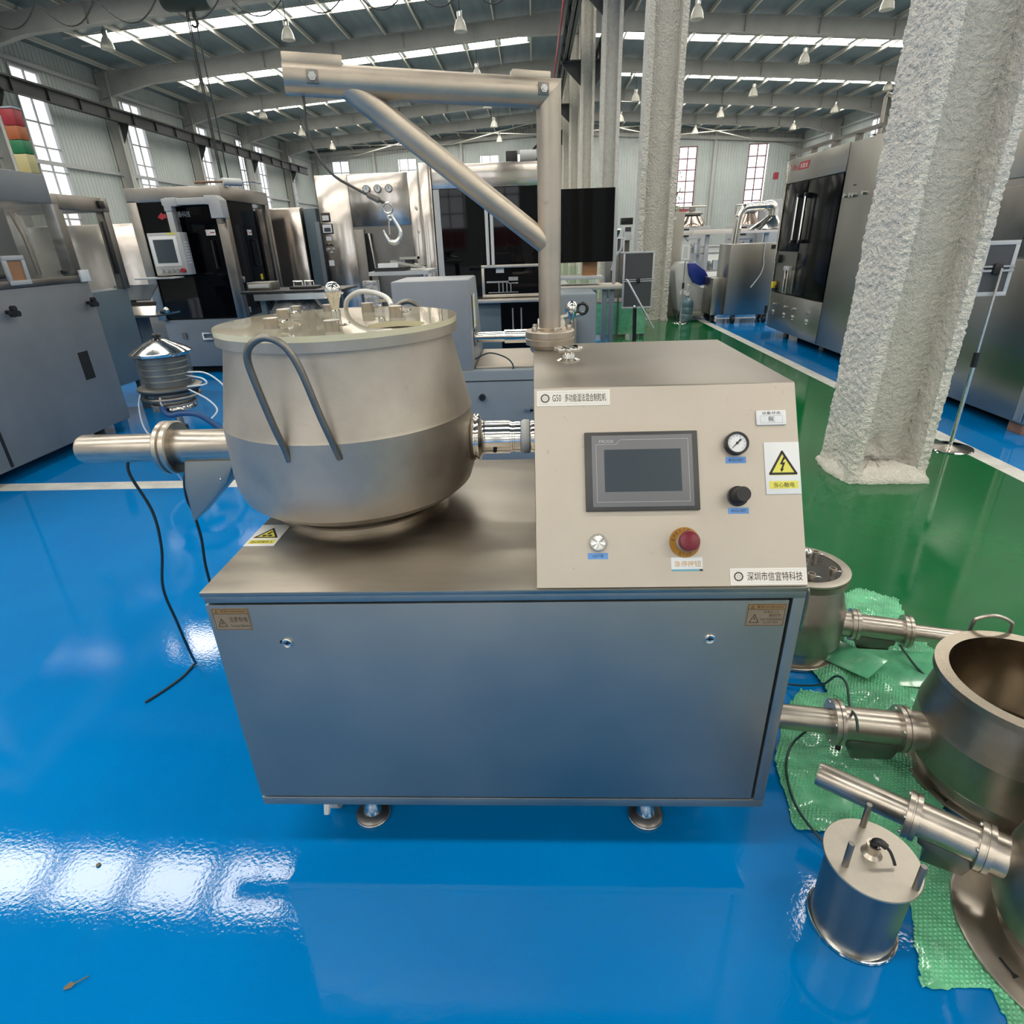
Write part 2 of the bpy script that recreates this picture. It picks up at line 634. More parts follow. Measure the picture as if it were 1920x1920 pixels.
# ---- roof: sheets, purlins, rafters, translucent panels
roof = MB()
for xa, xb in ((XL, XM), (XM, XR)):
    za, zb = roof_z(xa), roof_z(xb)
    roof.prism([(xa, YA, za), (xb, YA, zb), (xb, YA, zb + .12), (xa, YA, za + .12)], (0, YB - YA, 0))
roof = roof.obj('ceiling', 'roof_sheet', smooth=0)
struct(roof, 'dark sheet roof of the hall on pale purlins')
pur = []
x = XL + 1.0
while x < XM - .6:
    pur.append(x)
    x += 2.0
x = XM + 1.2
while x < XR - .3:
    pur.append(x)
    x += 2.0
for i, x in enumerate(pur):
    z = roof_z(x)
    m = MB()
    m.box(x - .012, x + .012, YA, YB, z - .24, z - .01)
    m.box(x - .012, x + .07, YA, YB, z - .245, z - .23)
    m.obj('purlin', 'purlin_paint', roof, smooth=0)
panel_me = {}
for k in range(-4, 8):
    yc = Y0 + k * S + 4.75
    for a, b in zip(pur[:-1], pur[1:]):
        if a < XM < b or a < XL + 1.5 or (k == 5 and a > 26):
            continue
        if -1.6 < a < XM + 1 or (k == 1 and a < -15.5):
            continue
        za, zb = roof_z(a), roof_z(b)
        key = round(b - a, 3), za > zb
        if key not in panel_me:
            panel_me[key] = MB().add([(-.80, -.62, -(zb - za) * .4), (.80, -.62, (zb - za) * .4), (.80, .62, (zb - za) * .4), (-.80, .62, -(zb - za) * .4)],
                                     [(0, 3, 2, 1)]).mesh('skylight_panel', 'skylight', 0)
        o = link('skylight_panel', panel_me[key], roof)
        o.location = ((a + b) / 2, yc, (za + zb) / 2 - .02)
    for dy in (-.68, .68):                # flashing rails beside the panels
        m = MB()
        for xa, xb in ((XL + 2, XM - 2.5), (XM + 2.5, XR - 2)):
            m.bar((xa, yc + dy, roof_z(xa) - .04), (xb, yc + dy, roof_z(xb) - .04), .05, .07)
        m.obj('flashing_rail', 'purlin_paint', roof, smooth=0)
for k in range(-4, 9):
    y = Y0 + k * S
    for xa, xb in ((XL, XM), (XR, XM)):
        s = 1 if xb > xa else -1
        m = MB()
        zt = lambda x: roof_z(x) - .25
        pts = [(xa, 1.25), (xa + s * 3.2, .78), (xb - s * 4, .72), (xb, 1.0)]
        poly = [(x, y - .012, zt(x)) for x, _ in pts] + [(x, y - .012, zt(x) - d) for x, d in reversed(pts)]
        m.prism(poly, (0, .024, 0))
        for (x1, d1), (x2, d2) in zip(pts[:-1], pts[1:]):
            m.prism([(x1, y - .16, zt(x1) - d1), (x2, y - .16, zt(x2) - d2), (x2, y - .16, zt(x2) - d2 - .03), (x1, y - .16, zt(x1) - d1 - .03)], (0, .32, 0))
            m.prism([(x1, y - .16, zt(x1)), (x2, y - .16, zt(x2)), (x2, y - .16, zt(x2) + .03), (x1, y - .16, zt(x1) + .03)], (0, .32, 0))
        x = xa + s * 2.0
        while abs(x - xb) > 1.5:
            d = .75
            m.box(x - .008, x + .008, y - .15, y + .15, zt(x) - d, zt(x))
            x += s * 4.0
        m.obj('rafter', 'frame_paint', roof, smooth=0)
# wind bracing under the far bays
for k in (7,):
    y = Y0 + k * S
    for xa, xb in ((-20, -9), (-9, 1), (4, 14), (14, 24)):
        m = MB()
        m.tube([(xa, y + .3, roof_z(xa) - .9), (xb, y + S - .3, roof_z(xb) - .9)], .05, 6)
        m.tube([(xb, y + .3, roof_z(xb) - .9), (xa, y + S - .3, roof_z(xa) - .9)], .05, 6)
        m.obj('brace', 'purlin_paint', roof)

# ---- walls of ribbed sheet with window openings


def ribbed(name, along, at, a0, a1, ztop, wins, flip, material='wall_sheet'):
    """ribbed sheet wall; along 'x' or 'y'; wins = list of (a0,a1,z0,z1)"""
    m = MB()
    p = .30
    d = .035 * (1 if flip else -1)
    n = int(round((a1 - a0) / p))
    for i in range(n):
        b0, b1 = a0 + (a1 - a0) * i / n, a0 + (a1 - a0) * (i + 1) / n
        w = b1 - b0
        zt = max(ztop(b0), ztop(b1)) if callable(ztop) else ztop
        spans = [(0, zt)]
        for (wa, wb, z0, z1) in wins:
            if b1 > wa + .01 and b0 < wb - .01:
                spans = [(0, z0), (z1, zt)]
        prof = [(b0, 0), (b0 + w * .55, 0), (b0 + w * .66, d), (b0 + w * .89, d), (b1, 0)]
        for z0, z1 in spans:
            if z1 - z0 < .02:
                continue
            for (p0, d0), (p1, d1) in zip(prof[:-1], prof[1:]):
                q = [(p0, d0, z0), (p1, d1, z0), (p1, d1, z1), (p0, d0, z1)]
                vs = [(at + dd, a, z) if along == 'y' else (a, at + dd, z) for a, dd, z in q]
                m.add(vs, [(0, 1, 2, 3)])
    return struct(m.obj(name, material, smooth=0))


WIN_N = [0]
_pane = {}


def window(along, at, a0, a1, z0, z1, cols, rows, inward, frame='window_frame', label=None):
    WIN_N[0] += 1
    root = bpy.data.objects.new('window_%d' % WIN_N[0], None)
    COL.objects.link(root)
    root['kind'] = 'structure'
    if label:
        root['label'] = label
    c = (at, (a0 + a1) / 2, z0) if along == 'y' else ((a0 + a1) / 2, at, z0)
    root.location = c
    WORLD_M[root.name] = Matrix.Translation(c)
    m = MB()

    def bx(p0, p1, q0, q1, t):
        if along == 'y':
            m.box(at - t, at + t, p0, p1, q0, q1)
        else:
            m.box(p0, p1, at - t, at + t, q0, q1)
    f = .09
    mw = .055 if at > 50 else .04
    bx(a0 - f, a0, z0 - f, z1 + f, .10)
    bx(a1, a1 + f, z0 - f, z1 + f, .10)
    bx(a0, a1, z0 - f, z0, .10)
    bx(a0, a1, z1, z1 + f, .10)
    cw, rh = (a1 - a0) / cols, (z1 - z0) / rows
    for i in range(1, cols):
        bx(a0 + cw * i - mw, a0 + cw * i + mw, z0, z1, .04)
    for j in range(1, rows):
        bx(a0, a1, z0 + rh * j - mw, z0 + rh * j + mw, .038)
    m.obj('window_frame', frame, root, smooth=0)
    key = along, round(cw, 3), round(rh, 3)
    if key not in _pane:
        t = .006
        mm = MB()
        w, h = cw / 2 - .03, rh / 2 - .03
        if along == 'y':
            mm.add([(0, -w, -h), (0, w, -h), (0, w, h), (0, -w, h)], [(0, 1, 2, 3)])
        else:
            mm.add([(-w, 0, -h), (w, 0, -h), (w, 0, h), (-w, 0, h)], [(0, 1, 2, 3)])
        _pane[key] = mm.mesh('pane', 'window_glass', 0)
    for i in range(cols):
        for j in range(rows):
            o = link('pane', _pane[key], root)
            a, z = a0 + cw * (i + .5), z0 + rh * (j + .5)
            o.location = (at, a, z) if along == 'y' else (a, at, z)
    return root


LW = [(33.75, 35.65), (42.3, 44.1), (50.5, 52.5), (57.4, 59.1), (61.2, 62.9), (68.0, 70.1), (24.7, 26.6), (15.6, 17.5), (6.5, 8.4), (-2.6, -.7), (-11.6, -9.7), (-20.6, -18.7), (-29, -27)]
lw = ribbed('wall_left', 'y', XL, YA, YB, 11.5, [(a, b, 1.2, 10.0) for a, b in LW], True)
lw['label'] = 'pale ribbed sheet wall with tall windows behind the grey machines'
for a, b in LW:
    window('y', XL, a, b, 1.2, 10.0, 2, 8, 1)
BW = [(-22.6, -20.8), (-14.9, -13.1), (-5.6, -3.8), (-1.6, .2), (16.35, 18.15), (23.95, 25.75)]
bw = ribbed('wall_back', 'x', YB, XL, XR, roof_z, [(a, b, 1.5, 10.2) for a, b in BW], False)
bw['label'] = 'pale ribbed sheet wall at the far end of the hall'
for i, (a, b) in enumerate(BW):
    window('x', YB, a, b, 1.5, 10.2, 2, 8, -1, 'window_frame_dark' if i > 3 else 'window_frame')
RW = [(67.9, 69.8), (60.0, 61.9), (51.0, 52.9), (42.0, 43.9), (33.0, 34.9), (24.0, 26), (15, 17), (6, 8), (-3, -1), (-12, -10), (-21, -19), (-29, -27)]
rw = ribbed('wall_right', 'y', XR, YA, YB, 11.5, [(a, b, 1.2, 10.0) for a, b in RW], False)
for a, b in RW:
    window('y', XR, a, b, 1.2, 10.0, 2, 8, -1)
AW = [(-7.05, -5.05), (-3.0, -1.0), (-14.9, -13.0), (-22, -20.1), (7.6, 9.5), (16.3, 18.2), (24, 25.9)]
fw = ribbed('wall_front', 'x', YA, XL, XR, roof_z, [(a, b, 1.2, 10.2) for a, b in AW], True)
for a, b in AW:
    window('x', YA, a, b, 1.2, 10.2, 2, 8, 1)

# girts, wall columns, eave gutter
for z in (5.98, 10.27):
    m = MB().box(XL + .05, XL + .22, YA, YB, z - .09, z + .09)
    m.obj('girt', 'window_frame', lw, smooth=0)
    MB().box(XR - .22, XR - .05, YA, YB, z - .09, z + .09).obj('girt', 'window_frame', rw, smooth=0)
for k in range(-4, 9):
    y = Y0 + k * S
    for xw, s, w in ((XL, 1, lw), (XR, -1, rw)):
        m = MB()
        x0, x1 = xw + s * .10, xw + s * .75
        a, b = min(x0, x1), max(x0, x1)
        m.box(a, b, y - .015, y + .015, 0, 11.1)
        m.box(min(x1, x1 - s * .03), max(x1, x1 - s * .03), y - .2, y + .2, 0, 11.1)
        m.box(min(x0, x0 + s * .03), max(x0, x0 + s * .03), y - .2, y + .2, 0, 11.1)
        m.obj('wall_column', 'wall_paint', w, smooth=0)
        m = MB()
        xb = xw + s * .75
        m.prism([(xb, y - .02, 8.55), (xb, y - .02, 7.55), (xb + s * .45, y - .02, 8.3), (xb + s * .55, y - .02, 8.55)], (0, .04, 0))
        m.box(min(xb, xb + s * .6), max(xb, xb + s * .6), y - .2, y + .2, 8.5, 8.55)
        m.obj('corbel', 'crane_dark', w, smooth=0)
for x in (-17.8, -10.4, -7.9, 6.1, 13.0, 20.1):
    MB().box(x - .12, x + .12, YB - .35, YB - .06, 0, roof_z(x) - .4).obj('wall_column', 'wall_paint', bw, smooth=0)
for pa, pb in (((XL, YB - .3, 10.9), (XM, YB - .3, 12.1)), ((XM, YB - .3, 12.1), (XR, YB - .3, 10.4))):
    MB().bar(pa, pb, .2, .35).obj('wall_beam', 'frame_paint', bw, smooth=0)


def crane_beam(x, z0, z1, label, nm):
    m = MB()
    m.box(x - .02, x + .02, YA + 1, YB - 5, z0, z1)
    m.box(x - .18, x + .18, YA + 1, YB - 5, z1 - .03, z1)
    m.box(x - .14, x + .14, YA + 1, YB - 5, z0, z0 + .03)
    y = YA + 2
    while y < YB - 6:
        m.box(x - .13, x + .13, y - .02, y + .02, z0 + .03, z1 - .03)
        y += 2.3
    m.box(x - .04, x + .04, YA + 1, YB - 5, z1, z1 + .1)
    o = m.obj(nm, 'crane_dark', smooth=0)
    return struct(o, label)


crane_beam(XL + 1.05, 8.55, 9.15, 'dark crane runway beam along the left windows', 'beam')
cb = crane_beam(1.55, 8.55, 9.35, 'dark crane runway beam beside the middle columns', 'beam')
for dz in (0, .12, .24):
    MB().box(1.24, 1.29, YA + 1, YB - 5, 9.5 + dz, 9.54 + dz).obj('conductor_rail', 'crane_red', cb, smooth=0)
crane_beam(3.15, 8.55, 9.35, 'dark crane runway beam on the far side of the middle columns', 'beam')

# ---- middle columns: sprayed H sections


def h_section(hx, hy, t):
    """outline of an H column, flanges facing +-Y... web along Y"""
    return [(-hx, -hy), (hx, -hy), (hx, -hy + t), (t * .5, -hy + t), (t * .5, hy - t), (hx, hy - t), (hx, hy), (-hx, hy), (-hx, hy - t), (-t * .5, hy - t), (-t * .5, -hy + t), (-hx, -hy + t)]


def coated_column(cx, cy, hx, hy, t, zfine, dz, ds, amp, material, label, ztop=12.0):
    out = [(y, -x) for x, y in h_section(hx, hy, t)]          # flanges face +-X, web across
    pts = []
    n = len(out)
    for i in range(n):
        a, b = V(out[i]), V(out[(i + 1) % n])
        k = max(1, int(round((b - a).length / ds)))
        nn = V(((b - a).y, -(b - a).x)).normalized()
        for j in range(k):
            pts.append((a + (b - a) * j / k, nn))
    zs = [dz * i for i in range(int(zfine / dz) + 1)]
    while zs[-1] < ztop:
        zs.append(zs[-1] + .25)
    m = MB()
    k = len(pts)
    for z in zs:
        fall = max(0, 1 - z / .14) ** 2
        for p, nn in pts:
            q = V((cx + p.x, cy + p.y, z))
            d = amp * (noise.noise(q * 41) + .8 * noise.noise(q * 83 + V((3, 1, 7)))) + amp * .7 * noise.noise(q * 6)
            d += fall * (.022 + .012 * noise.noise(q * 18))
            if amp and abs(p.x + .02) < .07 and p.y < 0 and z < .42:          # broken-out spot low on the web
                d -= .055 * max(0, 1 - abs(p.x + .02) / .07) * max(0, 1 - (z / .42) ** 2) * (.6 + noise.noise(q * 14))
            m.v.append((q.x + nn.x * d, q.y + nn.y * d, z))
    for r in range(len(zs) - 1):
        for i in range(k):
            j = (i + 1) % k
            m.f.append((r * k + i, r * k + j, (r + 1) * k + j, (r + 1) * k + i))
    return struct(m.obj('column', material, smooth=75), label)


near_col = coated_column(2.47, 4.2, .225, .26, .065, 4.0, .0095, .0105, .0095, 'coat_white', 'massive steel column with rough white sprayed coating beside the stainless cabinets')
for k in range(1, 9):
    coated_column(2.42 if k == 1 else 2.47, Y0 + k * S, .225, .345 if k == 1 else .30, .11, 4.0 if k == 1 else .3, .05 if k == 1 else .15, .06 if k == 1 else .2, .012 if k == 1 else 0, 'coat_far',
                  'white sprayed column, %s down the middle row' % ('second third fourth fifth sixth seventh eighth ninth'.split()[k - 1]))
for k in (-1, -2, -3):
    coated_column(2.47, Y0 + k * S, .225, .26, .07, .3, .15, .2, 0, 'coat_far', 'white sprayed column, %s of the middle row behind the camera' % {-1: 'first', -2: 'second', -3: 'third'}[k])
# thick slab of coating spread at the foot of the near column
m = MB()
rnd = random.Random(5)
edge = [(2.19, 4.47), (2.15, 4.25), (2.165, 4.08), (2.23, 3.965), (2.34, 3.935), (2.47, 3.94), (2.60, 3.93), (2.745, 3.925), (2.78, 4.1), (2.77, 4.3), (2.76, 4.48), (2.47, 4.50)]
ring_o, ring_i = [], []
for i in range(len(edge)):
    a, b = V(edge[i]), V(edge[(i + 1) % len(edge)])
    for j in range(6):
        p = a + (b - a) * j / 6
        ring_o.append(p + V((rnd.uniform(-1, 1), rnd.uniform(-1, 1))) * .006)
cc = V((2.47, 4.2))
n = len(ring_o)
for z, t in ((.002, 1.0), (.018, .995), (.035, .97), (.055, .90), (.10, .80), (.11, .3)):
    for p in ring_o:
        q = cc + (p - cc) * t
        m.v.append((q.x, q.y, z + (rnd.uniform(-.012, .012) if z > .02 else 0)))
for r in range(5):
    for i in range(n):
        j = (i + 1) % n
        m.f.append((r * n + i, r * n + j, (r + 1) * n + j, (r + 1) * n + i))
m.obj('coating_foot', 'coat_white', near_col, smooth=60)
# corbels that carry the runway beams on the middle columns
for k in range(-3, 8):
    y = Y0 + k * S
    for s in (-1, 1):
        m = MB()
        xb = 2.47 + s * .27
        m.prism([(xb, y - .03, 8.5), (xb, y - .03, 7.6), (xb + s * .75, y - .03, 8.3), (xb + s * .85, y - .03, 8.5)], (0, .06, 0))
        m.box(min(xb, xb + s * .9), max(xb, xb + s * .9), y - .2, y + .2, 8.48, 8.54)
        m.obj('corbel', 'crane_dark', cb, smooth=0)

# ================================================================ the granulator
g = thing('granulator', 'stainless wet granulator with big lidded bowl, sloped touch screen panel and small jib crane', 'machine', (-.1, 1.63, 0))
PX0, PX1, PY0, PY1 = -.81, .618, 1.18, 2.08
FR = FRONT(PY0)
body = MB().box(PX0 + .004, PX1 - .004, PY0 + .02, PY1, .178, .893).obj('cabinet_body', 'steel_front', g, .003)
m = MB()
m.box(PX0, PX1, PY0, PY0 + .022, .873, .893)
m.box(.590, PX1, PY0, PY0 + .022, .205, .873)
m.box(PX0, PX1, PY0, PY0 + .022, .178, .207)
m.obj('front_frame', 'steel_front', g, .0012)
MB().box(PX0 + .005, .590, PY0 + .016, PY0 + .021, .207, .873).obj('door_gap', 'dark_gap', g, smooth=0)
door = MB().box(PX0, .5825, PY0, PY0 + .02, .2125, .8675).obj('door', 'steel_front', g, .0015)
for a, b in ((-.628, .755), (.410, .760)):
    lk = MB().lathe([(.0135, 0), (.0135, .003), (.011, .005), (.009, .0035), (0, .0035)], pp(FR, a, b, 0), FR[3], 28).obj('lock', 'zinc', door)
    q = MB().pcyl(FR, a, b, .0034, .0042, .0042, seg=16)
    q.pbox(FR, a - .0085, a + .0085, b - .0013, b + .0013, .0034, .0040)
    q.obj('keyhole', 'dark_gap', door)
MB().pcyl(FR, -.641, .757, -.001, .0006, .006, seg=16).obj('old_hole', 'dark_gap', door)
# table top plate with the small upturned edge at the front
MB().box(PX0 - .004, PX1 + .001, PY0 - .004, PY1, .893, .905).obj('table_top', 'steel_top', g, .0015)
# feet
for x, y in ((-.537, 1.29), (.322, 1.29), (-.537, 1.95), (.322, 1.95)):
    f = MB().lathe([(.052, 0), (.052, .012), (.046, .018), (.020, .026), (.0, .026)], (x, y, 0), (0, 0, 1), 32).obj('foot', 'steel_dark', g)
    MB().lathe([(.030, .024), (.022, .055), (.014, .07), (.014, .18)], (x, y, 0), (0, 0, 1), 24).obj('spindle', 'steel_polished', f)
    MB().ring((x, y, .006), (0, 0, 1), .051, .0035, 32, 6).obj('foot_ring', 'zinc', f)
for x, y, nm in ((-.66, 1.32, 'castor'), (.50, 1.36, 'castor')):
    c = MB().box(x - .03, x + .03, y - .03, y + .03, .12, .178).obj(nm, 'white_plastic', g, .004)
    MB().cyl((x - .014, y + .01, .045), (x + .014, y + .01, .045), .045, None, 24).obj('wheel', 'paint_light', c)
    MB().tube([(x, y - .01, .12), (x - .004, y - .05, .09), (x - .005, y - .075, .055)], [.014, .013, .009], 8, 4).obj('brake_lever', 'white_plastic', c)

# control box with sloped face
L = sqrt(.25 ** 2 + .415 ** 2)
PN = plane((0, 1.18, .905), (1, 0, 0), (0, .25, .415))
bx0 = -.005
poly = [(bx0, 1.18, .905), (bx0, 1.43, 1.32), (bx0, PY1, 1.32), (bx0, PY1, .905)]
MB().prism(poly, (PX1 - bx0, 0, 0)).obj('control_box', 'steel_box_dim', g, .003)
MB().pbox(PN, bx0 + .001, PX1 - .001, .002, L - .003, -.004, .0002).obj('control_panel', 'steel_panel', g, smooth=0)  # added face plate in lighter steel, the slope's brighter light put into colour

hm = MB().pbox(PN, .114, .380, .1795, .369, 0, .010).obj('touch_screen', 'hmi_rim', g, .002)
MB().pbox(PN, .1305, .3665, .1885, .360, .009, .0115).obj('bezel', 'hmi_face', hm, .0006)
MB().pbox(PN, .1595, .339, .2245, .3255, .011, .0120).obj('screen', 'hmi_screen', hm, smooth=0)
m = MB()
for a0, a1, b0, b1 in ((.1405, .1412, .200, .3385), (.1405, .357, .200, .2007), (.3563, .357, .200, .3495), (.199, .357, .3488, .3495), (.1405, .188, .3378, .3385)):
    m.pbox(PN, a0, a1, b0, b1, .0114, .0118)
m.ppoly(PN, [(.188, .3378), (.199, .3488), (.199, .3495), (.1875, .3385)], .0114, .0118)
m.obj('screen_line', 'ink_grey', hm, smooth=0)
text('MCGS', PN, .1485, .1815, .3425, .3490, .0118, 'ink_grey', hm)

LOGO_N = 16


def gear_logo(pl, a, b, r, c, material, parent):
    m = MB()
    pts = []
    for i in range(LOGO_N * 4):
        rr = r if i % 4 in (0, 1) else r * .86
        t = 2 * pi * i / (LOGO_N * 4)
        pts.append((rr * cos(t), rr * sin(t)))
    n = len(pts)
    for k in range(n):
        p, q = pts[k], pts[(k + 1) % n]
        t0, t1 = 2 * pi * k / n, 2 * pi * (k + 1) / n
        i0, i1 = (r * .66 * cos(t0), r * .66 * sin(t0)), (r * .66 * cos(t1), r * .66 * sin(t1))
        m.add([pp(pl, a + x, b + y, c) for x, y in (i0, p, q, i1)], [(0, 1, 2, 3)])
    for k in range(24):
        t0, t1 = 2 * pi * k / 24, 2 * pi * (k + 1) / 24
        m.add([pp(pl, a + x, b + y, c) for x, y in ((r * .28 * cos(t0), r * .28 * sin(t0)), (r * .34 * cos(t0), r * .34 * sin(t0)), (r * .34 * cos(t1), r * .34 * sin(t1)), (r * .28 * cos(t1), r * .28 * sin(t1)))], [(0, 1, 2, 3)])
    m.obj('emblem', material, parent, smooth=0)


np1 = MB().pbox(PN, .0025, .1785, .4375, .4765, 0, .0012).obj('name_plate', 'white_label', g, smooth=0)
m = MB()
rim(m, PN, .0085, .1725, .4425, .4715, .0006, .0012, .0015)
m.obj('plate_border', 'ink_grey', np1, smooth=0)
gear_logo(PN, .0225, .457, .0115, .0016, 'ink_brown', np1)
text('G50', PN, .040, .0610, .4490, .4655, .0016, 'ink_brown', np1)
text('多功能湿法混合制粒机', PN, .0700, .1690, .4475, .4675, .0016, 'ink_brown', np1)
np2 = MB().pbox(PN, .4425, .6165, .0045, .0430, 0, .0012).obj('name_plate', 'white_label', g, smooth=0)
m = MB()
rim(m, PN, .4475, .6115, .0090, .0385, .0006, .0012, .0015)
m.obj('plate_border', 'ink_grey', np2, smooth=0)
gear_logo(PN, .4615, .0238, .0115, .0016, 'ink_brown', np2)
text('深圳市信宜特科技', PN, .4810, .6065, .0135, .0345, .0016, 'ink_brown', np2)

st = MB().pbox(PN, .5215, .5905, .3795, .4145, 0, .004).obj('status_plate', 'white_sign', g, .0005)
text('设备状态', PN, .5345, .5785, .4045, .4120, .0042, 'ink', st)
m = MB()
rim(m, PN, .5300, .5825, .3845, .4020, .0008, .004, .0045)
m.pbox(PN, .5630, .5636, .3845, .4020, .004, .0045)
m.obj('status_border', 'ink_grey', st, smooth=0)
text('停机', PN, .5490, .5620, .3870, .4000, .0044, 'ink', st)

# pressure gauge
gc = (.470, .335)
ga = MB().lathe([(.0275, 0), (.0275, .016), (.0262, .019), (.0225, .019), (.0215, .014), (0, .014)], pp(PN, *gc, 0), PN[3], 40).obj('pressure_gauge', 'black_plastic', g)
MB().pcyl(PN, *gc, .0135, .0146, .0215, seg=36).obj('dial', 'gauge_face', ga)
m = MB()
for i in range(11):
    t = radians(225 - 27 * i)
    d = V((cos(t), sin(t)))
    p, q = d * .0185, d * .0155
    nrm = V((-d.y, d.x)) * .0004
    m.ppoly(PN, [(gc[0] + w.x, gc[1] + w.y) for w in (p - nrm, p + nrm, q + nrm, q - nrm)], .0146, .0149)
m.obj('scale_mark', 'ink', ga, smooth=0)
d = V((.72, .69))
nrm = V((-d.y, d.x))
m = MB().ppoly(PN, [(gc[0] + w.x, gc[1] + w.y) for w in (d * .013 + nrm * .0022, d * .013 - nrm * .0022, -d * .016 - nrm * .0004, -d * .016 + nrm * .0004)], .0152, .0158)
m.pcyl(PN, *gc, .0150, .0166, .003, seg=14)
m.obj('needle', 'ink', ga)
for a0, a1, b0, b1, t in ((.4455, .4930, .2895, .3050, '雾化压力指示'), (.4455, .4935, .1695, .1840, '雾化压力调节'), (.1160, .1635, .0675, .0820, 'USB下载')):
    lb = MB().pbox(PN, a0, a1, b0, b1, 0, .0006).obj('blue_label', 'label_blue', g, smooth=0)
    w = .007 if len(t) > 5 else .011
    text(t, PN, a0 + w, a1 - w, b0 + .004, b1 - .004, .0009, 'ink_blue', lb)
# regulator knob
kc = (.468, .2105)
k = MB().lathe([(.0235, 0), (.0235, .010), (.0215, .012), (.019, .012), (.019, .024), (.0175, .026), (.0175, .044), (.0165, .046), (0, .046)], pp(PN, *kc, 0), PN[3], 36).obj('regulator_knob', 'black_plastic', g)
# danger sign
ws = MB().pbox(PN, .5355, .6165, .2140, .3380, 0, .0022).obj('danger_sign', 'white_sign', g, .0004)
MB().ppoly(PN, [(.5440, .2590), (.6090, .2590), (.5765, .3190)], .0022, .0025).obj('yellow_triangle', 'yellow', ws, smooth=0)
m = MB()
tri_frame(m, PN, .5765, .2625, .0600, .0520, .0052, .0025, .0028)
m.obj('triangle_border', 'ink', ws, smooth=0)
m = MB().ppoly(PN, [(.5795, .3030), (.5700, .2850), (.5760, .2835), (.5720, .2740), (.5700, .2745), (.5725, .2660), (.5790, .2740), (.5765, .2742), (.5825, .2890), (.5765, .2895), (.5850, .3015)], .0025, .0028)
m.obj('lightning_bolt', 'ink', ws, smooth=0)
MB().pbox(PN, .5430, .6100, .2270, .2450, .0022, .0025).obj('yellow_band', 'yellow', ws, smooth=0)
text('当心触电', PN, .5530, .6010, .2300, .2420, .0027, 'ink', ws)
# emergency stop
ec = (.342, .1045)
es = MB().lathe([(.0355, 0), (.0355, .0022), (.018, .0022), (.0175, .010), (0, .010)], pp(PN, *ec, 0), PN[3], 44).obj('emergency_stop', 'amber_disc', g)
MB().lathe([(.0205, .002), (.0205, .012), (.016, .018), (0, .018)], pp(PN, *ec, 0), PN[3], 36).obj('collar', 'paint_beige', es)
MB().lathe([(.0165, .016), (.0165, .026), (.0215, .032), (.0240, .038), (.0240, .046), (.0215, .052), (.014, .0545), (0, .055)], pp(PN, *ec, 0), PN[3], 40).obj('red_button', 'red_button', es)


def arc_text(s, pl, a, b, r, t0, t1, h, c, material, parent):
    for i, ch in enumerate(s):
        t = radians(t0 + (t1 - t0) * i / (len(s) - 1))
        up = V((cos(t), sin(t))) if t0 > t1 else -V((cos(t), sin(t)))
        rt = V((up.y, -up.x))
        o = pl[0] + pl[1] * (a + cos(t) * r) + pl[2] * (b + sin(t) * r)
        lp = (o, pl[1] * rt.x + pl[2] * rt.y, pl[1] * up.x + pl[2] * up.y, pl[3])
        text(ch, lp, -h * .36, h * .36, -h / 2, h / 2, c, material, parent)


arc_text('EMERGENCY', PN, *ec, .0285, 165, 15, .008, .0024, 'ink_brown', es)
arc_text('STOP', PN, *ec, .0285, 245, 295, .008, .0024, 'ink_brown', es)
el = MB().pbox(PN, .3090, .3810, .0375, .0695, 0, .0008).obj('stop_label', 'white_sign', g, smooth=0)
text('急停按钮', PN, .3160, .3770, .0475, .0615, .0010, 'ink_orange', el)
MB().pbox(PN, .3090, .3735, .0375, .0420, .0008, .0010).obj('teal_band', 'label_teal', el, smooth=0)
MB().pbox(PN, .3735, .3810, .0375, .0420, .0008, .0010).obj('dark_corner', 'ink', el, smooth=0)
# USB cap with turned face
us = MB().lathe([(.0212, 0), (.0212, .006), (.0195, .0095), (.0165, .0095), (.016, .0085)], pp(PN, .1405, .106, 0), PN[3], 40).obj('usb_cap', 'zinc', g)
for i in range(16):
    t0, t1 = 2 * pi * i / 16, 2 * pi * (i + 1) / 16
    c_ = pp(PN, .1405, .106, .0105)
    a_ = pp(PN, .1405 + .0165 * cos(t0), .106 + .0165 * sin(t0), .0085 + .0009 * (i % 2))
    b_ = pp(PN, .1405 + .0165 * cos(t1), .106 + .0165 * sin(t1), .0085 + .0009 * ((i + 1) % 2))
    MB().add([c_, a_, b_], [(0, 1, 2)]).obj('facet', 'zinc', us, smooth=0)

